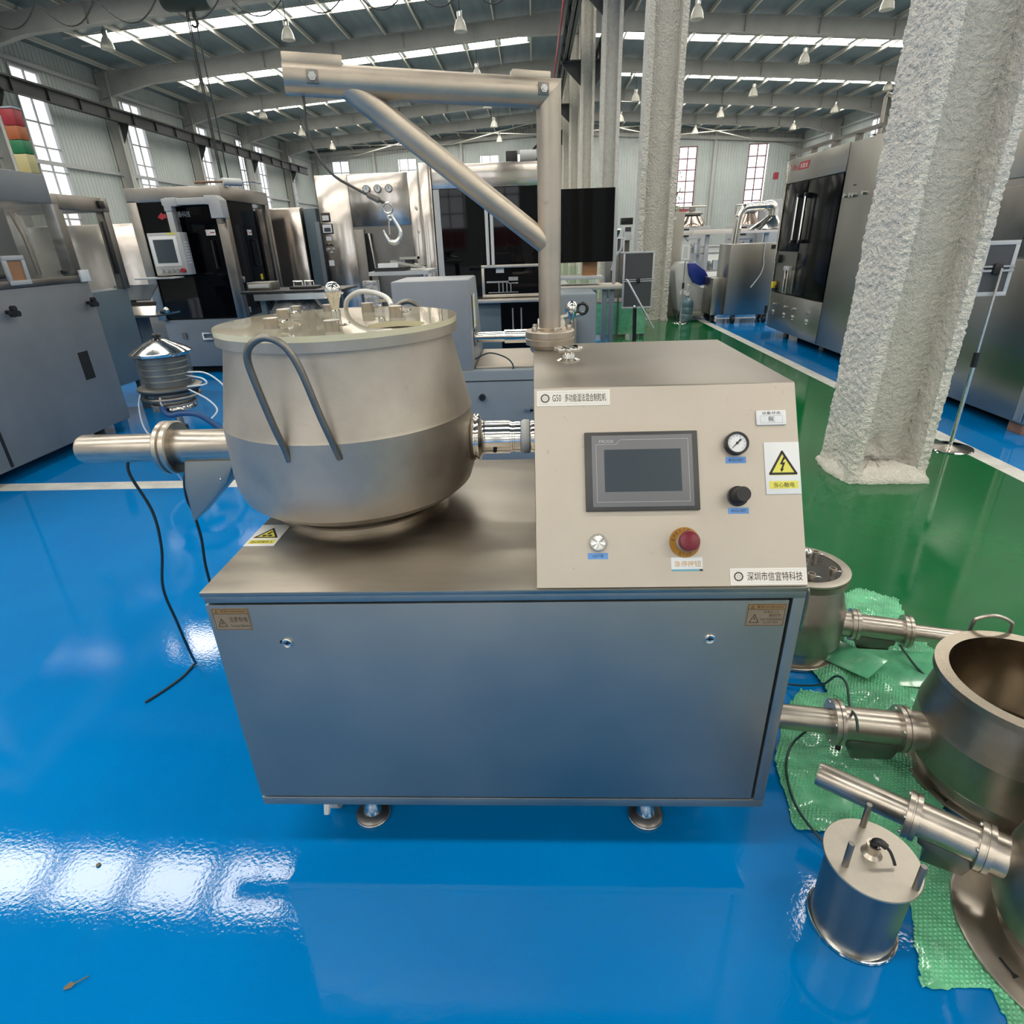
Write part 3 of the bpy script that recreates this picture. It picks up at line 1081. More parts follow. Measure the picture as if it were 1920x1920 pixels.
# amber warning stickers on the door
for a0, a1, b0, b1, kind in ((-.7985, -.7060, .7945, .8585, 0), (.4885, .5785, .7955, .8590, 1)):
    s = MB().pbox(FR, a0, a1, b0, b1, 0, .0008).obj('warning_sticker', 'label_tan', door, smooth=0)
    w, h = a1 - a0, b1 - b0
    m = MB()
    rim(m, FR, a0 + .0018, a1 - .0018, b0 + .0018, b1 - .0018, .0012, .0008, .0010)
    m.pbox(FR, a0 + .003, a1 - .003, b0 + h * .745, b0 + h * .765, .0008, .0010)
    tri_frame(m, FR, a0 + w * .215, b0 + h * .17, w * .24, h * .36, .0016, .0008, .0011)
    tri_frame(m, FR, a0 + w * .13, b0 + h * .81, w * .08, h * .11, .0010, .0010, .0012)
    m.obj('sticker_print', 'ink_brown', door, smooth=0)
    MB().pbox(FR, a0 + .003, a1 - .003, b0 + h * .765, b1 - .003, .0008, .0009).obj('sticker_band', 'label_amber', door, smooth=0)
    text('警告/WARNING', FR, a0 + w * .24, a1 - w * .08, b0 + h * .81, b0 + h * .92, .0012, 'ink_brown', door)
    if kind == 0:
        text('注意有电', FR, a0 + w * .42, a1 - w * .08, b0 + h * .38, b0 + h * .62, .0010, 'ink_brown', door)
        text('Caution Electric', FR, a0 + w * .42, a1 - w * .06, b0 + h * .15, b0 + h * .27, .0010, 'ink_brown', door)
        c_ = a0 + w * .215
        MB().ppoly(FR, [(c_ + .002, b0 + h * .44), (c_ - .003, b0 + h * .32), (c_, b0 + h * .32), (c_ - .002, b0 + h * .22), (c_ + .003, b0 + h * .35), (c_, b0 + h * .35)], .0008, .0011).obj('sticker_bolt', 'ink_brown', door, smooth=0)
    else:
        text('非专业人士', FR, a0 + w * .44, a1 - w * .18, b0 + h * .58, b0 + h * .70, .0010, 'ink_brown', door)
        text('请勿打开', FR, a0 + w * .58, a1 - w * .12, b0 + h * .42, b0 + h * .55, .0010, 'ink_brown', door)
        text('NON-PROFESSIONALS', FR, a0 + w * .38, a1 - w * .06, b0 + h * .26, b0 + h * .36, .0010, 'ink_brown', door)
        text('DO NOT OPEN', FR, a0 + w * .46, a1 - w * .16, b0 + h * .12, b0 + h * .22, .0010, 'ink_brown', door)
        MB().pbox(FR, a0 + w * .205, a0 + w * .225, b0 + h * .28, b0 + h * .42, .0008, .0011).obj('sticker_mark', 'ink_brown', door, smooth=0)
# pinch-point sign lying on the table edge
TP = plane((-.812, 1.411, .905), (1, 0, 0), (0, 1, 0))
ps = MB().pbox(TP, 0, .086, 0, .132, 0, .0022).obj('pinch_sign', 'white_sign', g, .0004)
MB().ppoly(TP, [(.008, .046), (.078, .046), (.043, .112)], .0022, .0024).obj('yellow_triangle', 'yellow', ps, smooth=0)
m = MB()
tri_frame(m, TP, .043, .050, .062, .055, .0055, .0024, .0027)
m.obj('triangle_border', 'ink', ps, smooth=0)
m = MB()
for a, b, r in ((.034, .061, .0055), (.052, .061, .0055), (.043, .074, .0050), (.047, .082, .004)):
    m.pcyl(TP, a, b, .0024, .0027, r, seg=14)
m.bar(pp(TP, .034, .061, .0026), pp(TP, .052, .061, .0026), .0005, .004, TP[2])
m.obj('hand_mark', 'ink', ps)
MB().pbox(TP, .006, .080, .012, .034, .0022, .0024).obj('yellow_band', 'yellow', ps, smooth=0)
text('当心机械伤人', TP, .012, .074, .016, .030, .0026, 'ink', ps)

# handwheel knob on top of the box
kx, ky = .0965, 1.765
m = MB()
prof_n = 64
R_ = []
for i in range(prof_n):
    t = 2 * pi * i / prof_n
    R_.append(.0385 + .0045 * cos(8 * t))
ring0 = [(kx + r * cos(2 * pi * i / prof_n), ky + r * sin(2 * pi * i / prof_n)) for i, r in enumerate(R_)]
hw = MB().lathe([(.034, 0), (.034, .004), (.022, .010), (.020, .022), (.026, .030), (0, .030)], (kx, ky, 1.32), (0, 0, 1), 36).obj('handwheel', 'steel_polished', g)
MB().prism([(x, y, 1.349) for x, y in ring0], (0, 0, .012)).obj('wheel_rim', 'steel_polished', hw, .003)

# ------------------------------------------------ bowl
AX, AY = -.555, 1.735
bowl_prof = [(.0, .955), (.27, .955), (.322, .962), (.348, .985), (.3595, 1.02), (.3625, 1.06), (.3600, 1.203), (.3565, 1.212), (.314, 1.414), (.314, 1.421),
             (.331, 1.421), (.331, 1.445), (.292, 1.445), (.292, 1.41), (.34, 1.205), (.345, 1.05), (.30, .975), (0, .975)]
bowl = MB().lathe(bowl_prof, (AX, AY, 0), (0, 0, 1), 96).obj('bowl', 'steel_bowl', g, smooth=14)
MB().lathe([(.225, .925), (.225, .956)], (AX, AY, 0), (0, 0, 1), 72, caps=False).obj('bowl_neck', 'steel_dark', bowl)
MB().lathe([(.268, .905), (.268, .921), (.264, .925), (.22, .925)], (AX, AY, 0), (0, 0, 1), 80, caps=False).obj('base_ring', 'steel_pipe', bowl)
hp = [(-.623, 1.386, 1.160), (-.625, 1.378, 1.195), (-.634, 1.366, 1.25), (-.650, 1.352, 1.36), (-.655, 1.346, 1.42), (-.640, 1.343, 1.452), (-.605, 1.342, 1.468),
      (-.567, 1.344, 1.452), (-.540, 1.348, 1.40), (-.514, 1.358, 1.28), (-.497, 1.372, 1.20), (-.492, 1.384, 1.165)]
MB().tube(hp, .0085, 12, 5).obj('bowl_handle', 'steel_dark', bowl)
hp2 = [(2 * AX - x + .07, 2 * AY - y, z) for x, y, z in hp]
MB().tube(hp2, .0085, 12, 5).obj('bowl_handle', 'steel_dark', bowl)

# acrylic lid with a round feed hole


def disc_hole(c, r, hole, hr, z0, z1, name, material, parent, seg=96):
    bm = bmesh.new()

    def loop(cx, cy, rr, n, z):
        vs = [bm.verts.new((cx + rr * cos(2 * pi * i / n), cy + rr * sin(2 * pi * i / n), z)) for i in range(n)]
        es = [bm.edges.new((vs[i], vs[(i + 1) % n])) for i in range(n)]
        return vs, es
    loops = []
    for z in (z0, z1):
        a, ea = loop(c[0], c[1], r, seg, z)
        b, eb = loop(hole[0], hole[1], hr, 40, z)
        bmesh.ops.triangle_fill(bm, use_beauty=True, use_dissolve=False, edges=ea + eb)
        loops.append((a, b))
    for k, n in ((0, seg), (1, 40)):
        A, B = loops[0][k], loops[1][k]
        for i in range(n):
            j = (i + 1) % n
            bm.faces.new((A[i], A[j], B[j], B[i]))
    bmesh.ops.recalc_face_normals(bm, faces=bm.faces)
    me = bpy.data.meshes.new(name)
    bm.to_mesh(me)
    bm.free()
    me.materials.append(MATS[material])
    return link(name, me, parent)


HX, HY, HR = -.356, 1.575, .073
lid = disc_hole((AX, AY), .331, (HX, HY), HR, 1.446, 1.460, 'lid', 'plexi_lid', g)
MB().lathe([(.3316, 1.4455), (.3316, 1.4600)], (AX, AY, 0), (0, 0, 1), 96, caps=False).obj('lid_edge', 'acrylic_edge', lid)
e = MB().lathe([(HR - .0004, 1.4462), (HR - .0004, 1.4598)], (HX, HY, 0), (0, 0, 1), 40, caps=False).obj('hole_edge', 'acrylic_edge', lid)
nozz = [(-.683, 1.575, .0185, .021), (-.738, 1.800, .019, .021), (-.493, 1.480, .0185, .022), (-.515, 1.905, .019, .022), (-.392, 1.742, .019, .026)]
for x, y, r, h in nozz:
    n = MB().lathe([(r, 1.460), (r, 1.460 + h), (r + .0005, 1.460 + h + .001), (r + .0005, 1.460 + h + .004), (r - .002, 1.460 + h + .005), (0, 1.460 + h + .005)], (x, y, 0), (0, 0, 1), 28).obj('nozzle', 'steel_pipe', lid)
    m = MB()
    m.tube([(x + r, y, 1.474), (x + r + .012, y - .004, 1.474), (x + r + .020, y - .006, 1.476)], .0028, 8)
    m.tube([(x + r + .018, y - .014, 1.477), (x + r + .021, y - .006, 1.476), (x + r + .024, y + .003, 1.478)], .0032, 8)
    m.obj('wing_screw', 'steel_polished', n)
for x, y in ((-.757, 1.95), (-.66, 1.965)):
    MB().lathe([(.014, 1.460), (.014, 1.474), (.0165, 1.475), (.0165, 1.480), (0, 1.480)], (x, y, 0), (0, 0, 1), 24).obj('lid_fitting', 'steel_pipe', lid)
kn = MB().lathe([(.0125, 1.460), (.0125, 1.482), (.010, 1.484), (.011, 1.490), (.0165, 1.512), (.0215, 1.524), (.0215, 1.528), (.0225, 1.530)], (-.565, 1.748, 0), (0, 0, 1), 36).obj('lid_knob', 'steel_polished', lid)
MB().sphere((-.565, 1.748, 1.536), .0235, 32).obj('knob_ball', 'steel_polished', kn)
# air hose on the lid
MB().tube([(-.62, 2.02, 1.45), (-.60, 1.99, 1.49), (-.55, 1.96, 1.515), (-.49, 1.93, 1.512), (-.445, 1.88, 1.50), (-.415, 1.80, 1.485)], .0075, 10, 6).obj('lid_hose', 'white_plastic', lid)
MB().box(-.485, -.430, 1.895, 1.907, 1.488, 1.496).obj('hose_clip', 'steel_polished', lid)

# discharge tube on the left
ZP = 1.090
dt = MB().lathe([(0, -.27), (.041, -.27), (.0445, -.262), (.0445, 0)], (-1.165, AY, ZP), (1, 0, 0), 44).obj('discharge_tube', 'steel_pipe', g)
MB().lathe([(.079, 0), (.083, .004), (.083, .017), (.076, .020), (.076, .024), (.083, .027), (.083, .040), (.079, .044)], (-1.165, AY, ZP), (1, 0, 0), 52).obj('flange', 'steel_pipe', dt)
MB().lathe([(.0545, .04), (.0545, .255), (.059, .262), (.059, .278), (.0545, .285), (.0545, .30)], (-1.165, AY, ZP), (1, 0, 0), 44).obj('wide_tube', 'steel_pipe', dt)
m = MB().prism([(-1.087, 1.685, 1.06), (-.930, 1.685, 1.06), (-.972, 1.685, .985), (-1.112, 1.685, .852), (-1.108, 1.685, .975)], (0, .10, 0))
m.obj('discharge_chute', 'steel_front', g, .002)
MB().sphere((-.985, 1.683, 1.000), .004, 10).obj('rivet', 'zinc', dt)

# drive coupling between bowl and box
ZC = 1.102
cp = MB().lathe([(.031, 0), (.031, .022), (.050, .024), (.070, .034), (.073, .038), (.073, .044), (.068, .046), (.068, .049), (.073, .051), (.073, .055), (.055, .062), (.052, .066),
                 (.050, .072), (.0505, .078), (.0505, .148), (.047, .1485), (.047, .155), (.0455, .156), (.0455, .162), (.047, .163), (.047, .180)], (-.228, AY, ZC), (1, 0, 0), 52).obj('drive_coupling', 'steel_polished', g)
MB().lathe([(.046, 0), (.049, .003), (.0515, .008), (.0515, .022), (.049, .026)], (-.046, AY, ZC), (1, 0, 0), 44).obj('seal_ring', 'white_plastic', cp)
MB().lathe([(.046, 0), (.049, .004), (.049, .016)], (-.020, AY, ZC), (1, 0, 0), 40).obj('end_collar', 'steel_polished', cp)
MB().pcyl(FRONT(AY - .048), -.125, 1.075, -.002, .004, .006, seg=14).obj('set_screw', 'dark_gap', cp)

# ------------------------------------------------ jib crane
CX, CY = .050, 2.03
m = MB().lathe([(.062, 1.305), (.066, 1.312), (.066, 1.326), (.080, 1.330), (.081, 1.349), (.079, 1.3505), (.079, 1.3525), (.081, 1.354), (.081, 1.372), (.079, 1.374), (.040, 1.374)], (CX, CY, 0), (0, 0, 1), 56)
cr = m.obj('crane_foot', 'steel_crane', g)
for i in range(5):
    t = radians(70 + 72 * i)
    b_ = MB().lathe([(.0085, 1.374), (.0085, 1.386), (.0075, 1.388), (0, 1.388)], (CX + .062 * cos(t), CY + .062 * sin(t), 0), (0, 0, 1), 14)
    b_.obj('bolt', 'steel_pipe', cr)
RP = .0355
A0, A1 = V((CX, CY, 2.022)), V((-.640, 1.845, 2.048))
ad = (A1 - A0).normalized()
pole = MB().lathe([(.040, 1.372), (.040, 1.380), (RP, 1.382), (RP, 1.9)], (CX, CY, 0), (0, 0, 1), 40).obj('crane_pole', 'steel_crane', g)


def mitre(m, a, b, r, n_a=None, n_b=None, seg=40):
    """pipe from a to b whose ends are cut by planes through a, b with normals n_a, n_b"""
    a, b = V(a), V(b)
    d = (b - a).normalized()
    u, v, _ = basis(d)
    o = len(m.v)
    for c, nn in ((a, n_a), (b, n_b)):
        for i in range(seg):
            t = 2 * pi * i / seg
            p = c + u * (r * cos(t)) + v * (r * sin(t))
            if nn is not None:
                nn_ = V(nn).normalized()
                p = p + d * ((c - p).dot(nn_) / d.dot(nn_))
            m.v.append(tuple(p))
    for i in range(seg):
        j = (i + 1) % seg
        m.f.append((o + i, o + j, o + seg + j, o + seg + i))
    m.f.append(tuple(o + i for i in reversed(range(seg))))
    m.f.append(tuple(o + seg + i for i in range(seg)))
    return m


nm = (ad - V((0, 0, -1))).normalized()
mitre(MB(), (CX, CY, 1.9), A0, RP, None, nm).obj('pole_head', 'steel_crane', pole)
arm = mitre(MB(), A0, A1, .0375, nm, None).obj('crane_arm', 'steel_crane', g)
side = ad.cross(V((0, 0, 1))).normalized()
if side.y > 0:
    side = -side
upv = V((0, 0, 1)) - ad * ad.z
upv.normalize()
q = A1 - ad * .075 + upv * .040
MB().obox(q, ad * .075, side * .021, upv * .014).obj('rope_cover', 'steel_crane', arm, .003)
q = A0 + ad * .055 + upv * .038
MB().obox(q, ad * .055, side * .018, upv * .012).obj('rope_cover', 'steel_crane', arm, .003)
for q in (A1 - ad * .072, A0 + ad * .026 + upv * .004):
    c_ = q + side * .037
    nt_ = MB().obox(c_, ad * .015, upv * .015, side * .0035).obj('axle_plate', 'steel_dark', arm, .001)
    MB().lathe([(.0105, 0), (.0105, .006), (.006, .006), (.006, .009), (0, .009)], c_ + side * .0035, side, 6).obj('axle_nut', 'zinc', nt_)
b0, b1 = A1 - ad * .150 - upv * .004, V((CX - .004, CY, 1.628))
MB().cyl(b0, b1, .0315, None, 40).obj('crane_brace', 'steel_crane', g)
# rope and hook
wp = [A1 - ad * .040 - upv * .02, V((-.600, 1.853, 1.99)), V((-.605, 1.856, 1.945)), V((-.590, 1.86, 1.88)), V((-.553, 1.865, 1.828)), V((-.50, 1.87, 1.795)), V((-.462, 1.875, 1.775))]
rope = MB().tube(wp, .0036, 8, 8).obj('hoist_rope', 'rope_steel', g)
sd = V((.040, .002, -.020)).normalized()
sp = V(wp[-1]) - sd * .004
MB().cyl(sp, sp + sd * .034, .0075, .0085, 14).obj('rope_sleeve', 'steel_dark', rope)
re_ = sp + sd * .052
MB().tube([sp + sd * .03, sp + sd * .045, re_], .0042, 8).obj('rope_eye', 'rope_steel', rope)
rc = re_ + V((.006, 0, -.012))
hk = MB().ring(rc, (0.05, 1, .1), .0135, .0032, 28, 8).obj('crane_hook', 'zinc', g)
hc = rc + V((.004, 0, -.026))
hpnt = [hc + V(p) for p in ((.004, 0, .008), (.010, 0, -.004), (.020, 0, -.022), (.026, 0, -.038), (.022, 0, -.054), (.009, 0, -.064), (-.007, 0, -.060), (-.017, 0, -.047), (-.023, 0, -.030))]
MB().tube(hpnt, [.0045, .0048, .0055, .0065, .0075, .0078, .0065, .0042, .0022], 12, 5).obj('hook_body', 'zinc', hk)
MB().tube([hc + V((-.001, 0, .004)), hc + V((-.005, 0, -.015)), hc + V((-.006, 0, -.042))], .0022, 8).obj('hook_latch', 'zinc', hk)
MB().ring(hc + V((0, 0, .001)), (0, 1, 0), .006, .0025, 20, 8).obj('latch_eye', 'zinc', hk)

# loose control cables under the discharge tube
c1 = MB().tube([(-1.30, AY, 1.05), (-1.31, 1.735, 1.0), (-1.285, 1.75, .86), (-1.295, 1.75, .72), (-1.35, 1.77, .55), (-1.362, 1.80, .38), (-1.395, 1.86, .20), (-1.45, 1.945, .08), (-1.492, 2.005, .022), (-1.512, 2.015, .007), (-1.515, 1.975, .006), (-1.525, 1.92, .006), (-1.555, 1.85, .006), (-1.59, 1.785, .006)], .0048, 8, 7).obj('cable', 'cable_black')
tag(c1, 'dark cable hanging from the thin end of the discharge tube to the blue floor', 'cable', 'loose cables below the discharge tube')
c2 = MB().tube([(-1.08, 1.70, 1.06), (-1.105, 1.69, 1.0), (-1.135, 1.72, .92), (-1.14, 1.74, .86), (-1.145, 1.75, .76), (-1.165, 1.76, .62), (-1.17, 1.78, .40), (-1.15, 1.82, .12), (-1.10, 1.86, .006), (-.95, 1.9, .006)], .0048, 8, 7).obj('cable', 'cable_black')
tag(c2, 'dark cable dropping beside the triangular discharge chute', 'cable', 'loose cables below the discharge tube')

# ================================================================ foreground, right: spare bowls on bubble wrap


def spare_bowl(name, label, cx, cy, R, Rn, H, zb, pdir, zp, base, lid=False, pipe=(.0, .0, .0, .0), rp=(.036, .047, .066), handle_at=None, group='spare bowls on bubble wrap', ang0=0., cap=.0):
    """small granulator bowl: R widest, Rn neck, H height above zb; pipe = distances where wide tube starts, first flange, second flange, end"""
    t = thing(name, label, 'bowl', (cx, cy, 0), group)
    pr = [(.0, zb), (R * .80, zb), (R * .93, zb + .012 * H / .3), (R * .985, zb + .05 * H / .3), (R, zb + .10 * H), (R * .99, zb + .50 * H), (R * .975, zb + .54 * H), (Rn, zb + .915 * H), (Rn, zb + .93 * H),
          (Rn + .022, zb + .93 * H), (Rn + .022, zb + H), (Rn - .016, zb + H), (Rn - .016, zb + .91 * H), (R * .93, zb + .5 * H), (R * .93, zb + .14 * H), (R * .75, zb + .06), (0, zb + .06)]
    b = MB().lathe(pr[:11], (cx, cy, 0), (0, 0, 1), 72, caps=False).obj('bowl_shell', 'steel_pot', t, smooth=14)
    MB().lathe(pr[10:], (cx, cy, 0), (0, 0, 1), 72, caps=False).obj('bowl_inside', 'inner_steel', t)
    br, bh = base
    MB().lathe([(br, 0.004), (br, .016), (br * .97, .019), (R * .86, .019), (R * .84, zb + .002)], (cx, cy, 0), (0, 0, 1), 72).obj('base_flange', 'steel_pipe', t)
    for i in range(3):
        a = radians(200 + ang0 + 120 * i)
        rr = (br + R * .86) / 2
        m = MB()
        pts = [(cx + rr * cos(a + s), cy + rr * sin(a + s), .0192) for s in (-.10, -.05, 0, .05, .10)]
        m.tube(pts, [.0045, .0045, .0045, .0045, .010], 8)
        m.v = [(x, y, .0188 + (z - .0192) * .08) for x, y, z in m.v]
        m.obj('key_slot', 'dark_gap', t)
    d = V((pdir[0], pdir[1], 0)).normalized()
    p0, f1, f2, pe = pipe
    r1, r2, rf = rp
    c = V((cx, cy, zp))
    tb = MB().lathe([(r2 * 1.15, R * .9), (r2 * 1.15, p0), (r2, p0 + .003), (r2, f1)], c, d, 36).obj('outlet_tube', 'steel_pipe', t)
    for f in (p0, f1):
        MB().lathe([(rf, f - .002), (rf, f + .010), (rf * .95, f + .011), (rf * .95, f + .014), (rf, f + .015), (rf, f + .027)], c, d, 40).obj('flange', 'steel_pipe', tb)
        nn = V((-d.y, d.x, 0))
        for s1, s2 in ((-1, -.6), (1, .6), (-.6, 1), (.6, -1)):
            q = c + d * (f + .028) + nn * (rf * .72 * s1) + V((0, 0, rf * .72 * s2))
            MB().sphere(q, .0055, 10).obj('bolt', 'zinc', tb)
    MB().lathe([(r1, f1 + .02), (r1, pe - .01), (r1 * .93, pe), (0, pe)], c, d, 36).obj('end_tube', 'steel_pipe', t)
    nn = V((-d.y, d.x, 0))
    a, e = p0 + .015, p0 + (f1 - p0) * .72
    zz = zp - r2 * .7
    m = MB().prism([c + d * s + nn * (-r2 * .75) + V((0, 0, z - zp)) for s, z in ((a, zz), (e + .03, zz), (e + .03, zz - .018), (e + .012, zz - .028), (e + .012, zz - .075), (a + .02, zz - .06))], nn * (r2 * 1.5))
    m.obj('outlet_chute', 'steel_dark', t, .002)
    if handle_at is not None:
        for k in (handle_at if isinstance(handle_at, (list, tuple)) else [handle_at]):
            a = radians(k)
            rt = V((-sin(a), cos(a), 0))
            o = V((cx + (R + .002) * cos(a), cy + (R + .002) * sin(a), 0))
            ou = V((cos(a), sin(a), 0))
            w = .055
            zt = zb + H
            pts = [o + rt * w + V((0, 0, zb + .50 * H)), o + rt * w + ou * .012 + V((0, 0, zb + .60 * H)), o + rt * w * 1.05 + ou * .014 + V((0, 0, zt)), o + rt * w * .8 + ou * .014 + V((0, 0, zt + .030)), o + ou * .014 + V((0, 0, zt + .045)),
                   o - rt * w * .8 + ou * .014 + V((0, 0, zt + .030)), o - rt * w * 1.05 + ou * .014 + V((0, 0, zt)), o - rt * w + ou * .012 + V((0, 0, zb + .60 * H)), o - rt * w + V((0, 0, zb + .50 * H))]
            MB().tube(pts, .0065, 10, 5).obj('handle', 'steel_pipe', t)
    if lid:
        zt = zb + H
        ld = MB().lathe([(Rn - .014, zt + .001), (Rn + .020, zt + .001), (Rn + .022, zt + .004), (Rn + .022, zt + .012), (Rn + .016, zt + .015), (Rn - .012, zt + .015), (Rn - .014, zt + .012)], (cx, cy, 0), (0, 0, 1), 64, caps=False).obj('lid', 'steel_cap', t)
        MB().lathe([(0, zt + .004), (Rn - .013, zt + .004), (Rn - .013, zt + .010), (0, zt + .010)], (cx, cy, 0), (0, 0, 1), 64).obj('lid_pane', 'lid_smoke', ld)
        for x, y in ((.070, .066), (.078, -.072), (-.06, -.05), (-.02, -.11)):
            n = MB().lathe([(.0125, zt + .009), (.0125, zt + .034), (.0145, zt + .035), (.0145, zt + .040), (.0105, zt + .040), (.0100, zt + .030), (0, zt + .030)], (cx + x, cy + y, 0), (0, 0, 1), 24).obj('nozzle', 'steel_pipe', ld)
            MB().tube([(cx + x + .012, cy + y, zt + .026), (cx + x + .026, cy + y - .004, zt + .028), (cx + x + .030, cy + y - .014, zt + .030)], .0025, 8).obj('wing_screw', 'zinc', n)
        kk = MB().lathe([(.009, zt + .009), (.009, zt + .028), (.014, zt + .045)], (cx + .02, cy + .03, 0), (0, 0, 1), 24).obj('lid_knob', 'steel_polished', ld)
        MB().sphere((cx + .02, cy + .03, zt + .055), .018, 24).obj('knob_ball', 'steel_polished', kk)
    return t


spare_bowl('granulator_bowl', 'small lidded steel bowl beside the granulator with its tube pointing away from it', 1.085, 2.135, .187, .150, .335, .055, (.47, -.125), .150, (.183, .05),
           lid=True, pipe=(.215, .405, .4, .86), handle_at=[95, 236], rp=(.034, .047, .066))
spare_bowl('granulator_bowl', 'open steel bowl on bubble wrap with its tube running behind the granulator', 1.480, 1.440, .262, .230, .345, .055, (-.36, .055), .165, (.262, .05),
           pipe=(.300, .500, .5, .80), handle_at=[78, 262], rp=(.041, .054, .074))
spare_bowl('granulator_bowl', 'nearest steel bowl cut off by the picture edge, on a wide slotted base plate', 1.335, .915, .205, .180, .34, .055, (-.495, .36), .185, (.275, .05),
           pipe=(.232, .390, .4, .640), handle_at=[20], rp=(.035, .047, .064), ang0=-8)

# upside-down canister with three posts
ct = thing('canister', 'upturned steel canister with three rods and a black plug standing on the blue floor', 'canister', (.803, .977, 0))
ccx, ccy = .802, .980
MB().lathe([(.096, .008), (.096, .248)], (ccx, ccy, 0), (0, 0, 1), 60, caps=False).obj('canister_wall', 'steel_can', ct)
MB().lathe([(.098, .0), (.105, .002), (.107, .006), (.105, .012), (.098, .014)], (ccx, ccy, 0), (0, 0, 1), 60).obj('rolled_rim', 'steel_polished', ct)
MB().lathe([(0, .246), (.107, .246), (.1085, .248), (.1085, .252), (.107, .254), (0, .254)], (ccx, ccy, 0), (0, 0, 1), 64).obj('end_plate', 'steel_cap', ct)
for x, y in ((.728, .960), (.822, 1.066), (.862, .905)):
    MB().lathe([(.0075, .252), (.0075, .330), (.0065, .332), (0, .332)], (x, y, 0), (0, 0, 1), 18).obj('rod', 'steel_dark', ct)
soc = MB().lathe([(.024, .254), (.022, .256), (.016, .262), (.0145, .276), (.0165, .278), (.0165, .286), (.012, .286), (.012, .280), (0, .280)], (.806, .992, 0), (0, 0, 1), 30).obj('socket', 'steel_pipe', ct)
pl_ = MB().tube([(.806, .992, .280), (.806, .990, .296), (.814, .984, .302), (.824, .976, .297)], [.0085, .0095, .0095, .008], 12, 4).obj('plug', 'black_plastic', soc)
MB().tube([(.824, .976, .297), (.832, .970, .288), (.838, .960, .272), (.840, .955, .263)], .0038, 8, 4).obj('plug_lead', 'black_rubber', soc)

# bubble wrap sheets


def sheet(outline, name, label, z, material, seed, amp=.012, rings=22, per=14):
    rnd = random.Random(seed)
    pts = []
    n = len(outline)
    for i in range(n):
        a, b = V(outline[i]), V(outline[(i + 1) % n])
        for j in range(per):
            p = a + (b - a) * j / per
            pts.append(p + V((rnd.uniform(-1, 1), rnd.uniform(-1, 1))) * .004)
    c = sum(pts, V((0, 0))) / len(pts)
    m = MB()
    k = len(pts)
    off = V((seed * 1.7, seed * .9, 0))

    def zz(p, t):
        q = V((p.x, p.y, 0)) + off
        h = abs(noise.noise(q * 9)) * amp * 1.4 + abs(noise.noise(q * 3.2)) * amp * 1.6
        return z + h * (.45 + .55 * (1 if t < .9 else (1 - t) * 10 * .6 + .4))
    for r in range(1, rings + 1):
        t = (r / rings) ** .8
        for p in pts:
            q = c + (p - c) * t
            m.v.append((q.x, q.y, zz(q, t)))
    m.v.append((c.x, c.y, zz(c, 0)))
    ci = len(m.v) - 1
    for r in range(rings - 1):
        for i in range(k):
            j = (i + 1) % k
            m.f.append((r * k + i, (r + 1) * k + i, (r + 1) * k + j, r * k + j))
    for i in range(k):
        m.f.append((ci, i, (i + 1) % k))
    o = m.obj(name, material, smooth=60)
    # the air bubbles themselves: small domes in a hexagonal grid
    bb = MB()
    r, step = .0052, .0122
    xs, ys = [p.x for p in pts], [p.y for p in pts]
    row = 0
    y = min(ys)
    while y < max(ys):
        x = min(xs) + (row % 2) * step / 2
        while x < max(xs):
            inside = False
            j = k - 1
            for i in range(k):
                if (pts[i].y > y) != (pts[j].y > y) and x < (pts[j].x - pts[i].x) * (y - pts[i].y) / (pts[j].y - pts[i].y) + pts[i].x:
                    inside = not inside
                j = i
            if inside and noise.noise(V((x, y, seed)) * 7) < .42:
                z0 = zz(V((x, y)), .5)
                b0 = len(bb.v)
                for rr, hh in ((r, -.001), (r * .72, .0024)):
                    for q in range(6):
                        bb.v.append((x + rr * cos(q * pi / 3), y + rr * sin(q * pi / 3), z0 + hh))
                bb.v.append((x, y, z0 + .0034))
                for q in range(6):
                    q2 = (q + 1) % 6
                    bb.f.append((b0 + q, b0 + q2, b0 + 6 + q2, b0 + 6 + q))
                    bb.f.append((b0 + 6 + q, b0 + 6 + q2, b0 + 12))
            x += step
        y += step * .866
        row += 1
    bo = bb.obj('bubbles', material, o, smooth=180)
    bo['kind'] = 'stuff'
    return tag(o, label, 'bubble wrap', 'green bubble wrap under the spare bowls')


sheet([(0.795, 1.499), (0.92, 1.738), (1.019, 1.848), (1.131, 1.824), (1.20, 1.72), (1.2, 1.55), (1.26, 1.40), (1.23, 1.25), (1.076, 1.165), (0.981, 1.205), (0.868, 1.230), (0.763, 1.245)],
      'bubble_wrap', 'green bubble wrap under the tube ends beside the granulator', .002, 'wrap_green', 3)
sheet([(1.50, 2.52), (1.611, 2.574), (1.658, 2.539), (1.729, 2.466), (1.68, 2.30), (1.66, 2.10), (1.78, 1.95), (1.95, 1.7), (1.85, 1.45), (1.5, 1.32), (1.15, 1.50), (1.093, 1.738), (1.12, 1.86), (1.11, 1.96), (1.262, 2.03), (1.36, 2.2)],
      'bubble_wrap', 'crumpled green bubble wrap between the lidded bowl and the open bowl', .005, 'wrap_green_flat', 11, .018)
sheet([(0.982, 1.029), (1.04, 1.14), (1.20, 1.26), (1.40, 1.15), (1.6, .9), (1.40, .60), (1.20, .70), (1.085, .795), (1.048, .829), (0.893, 0.828)],
      'bubble_wrap', 'green bubble wrap with large bubbles under the nearest slotted base plate', .002, 'wrap_green', 21, .010)
sheet([(1.058, .834), (1.22, .74), (1.30, .60), (1.15, .56), (1.032, 0.676)],
      'bubble_wrap', 'small flap of green bubble wrap at the bottom corner of the picture', .002, 'wrap_green_flat', 31, .006)
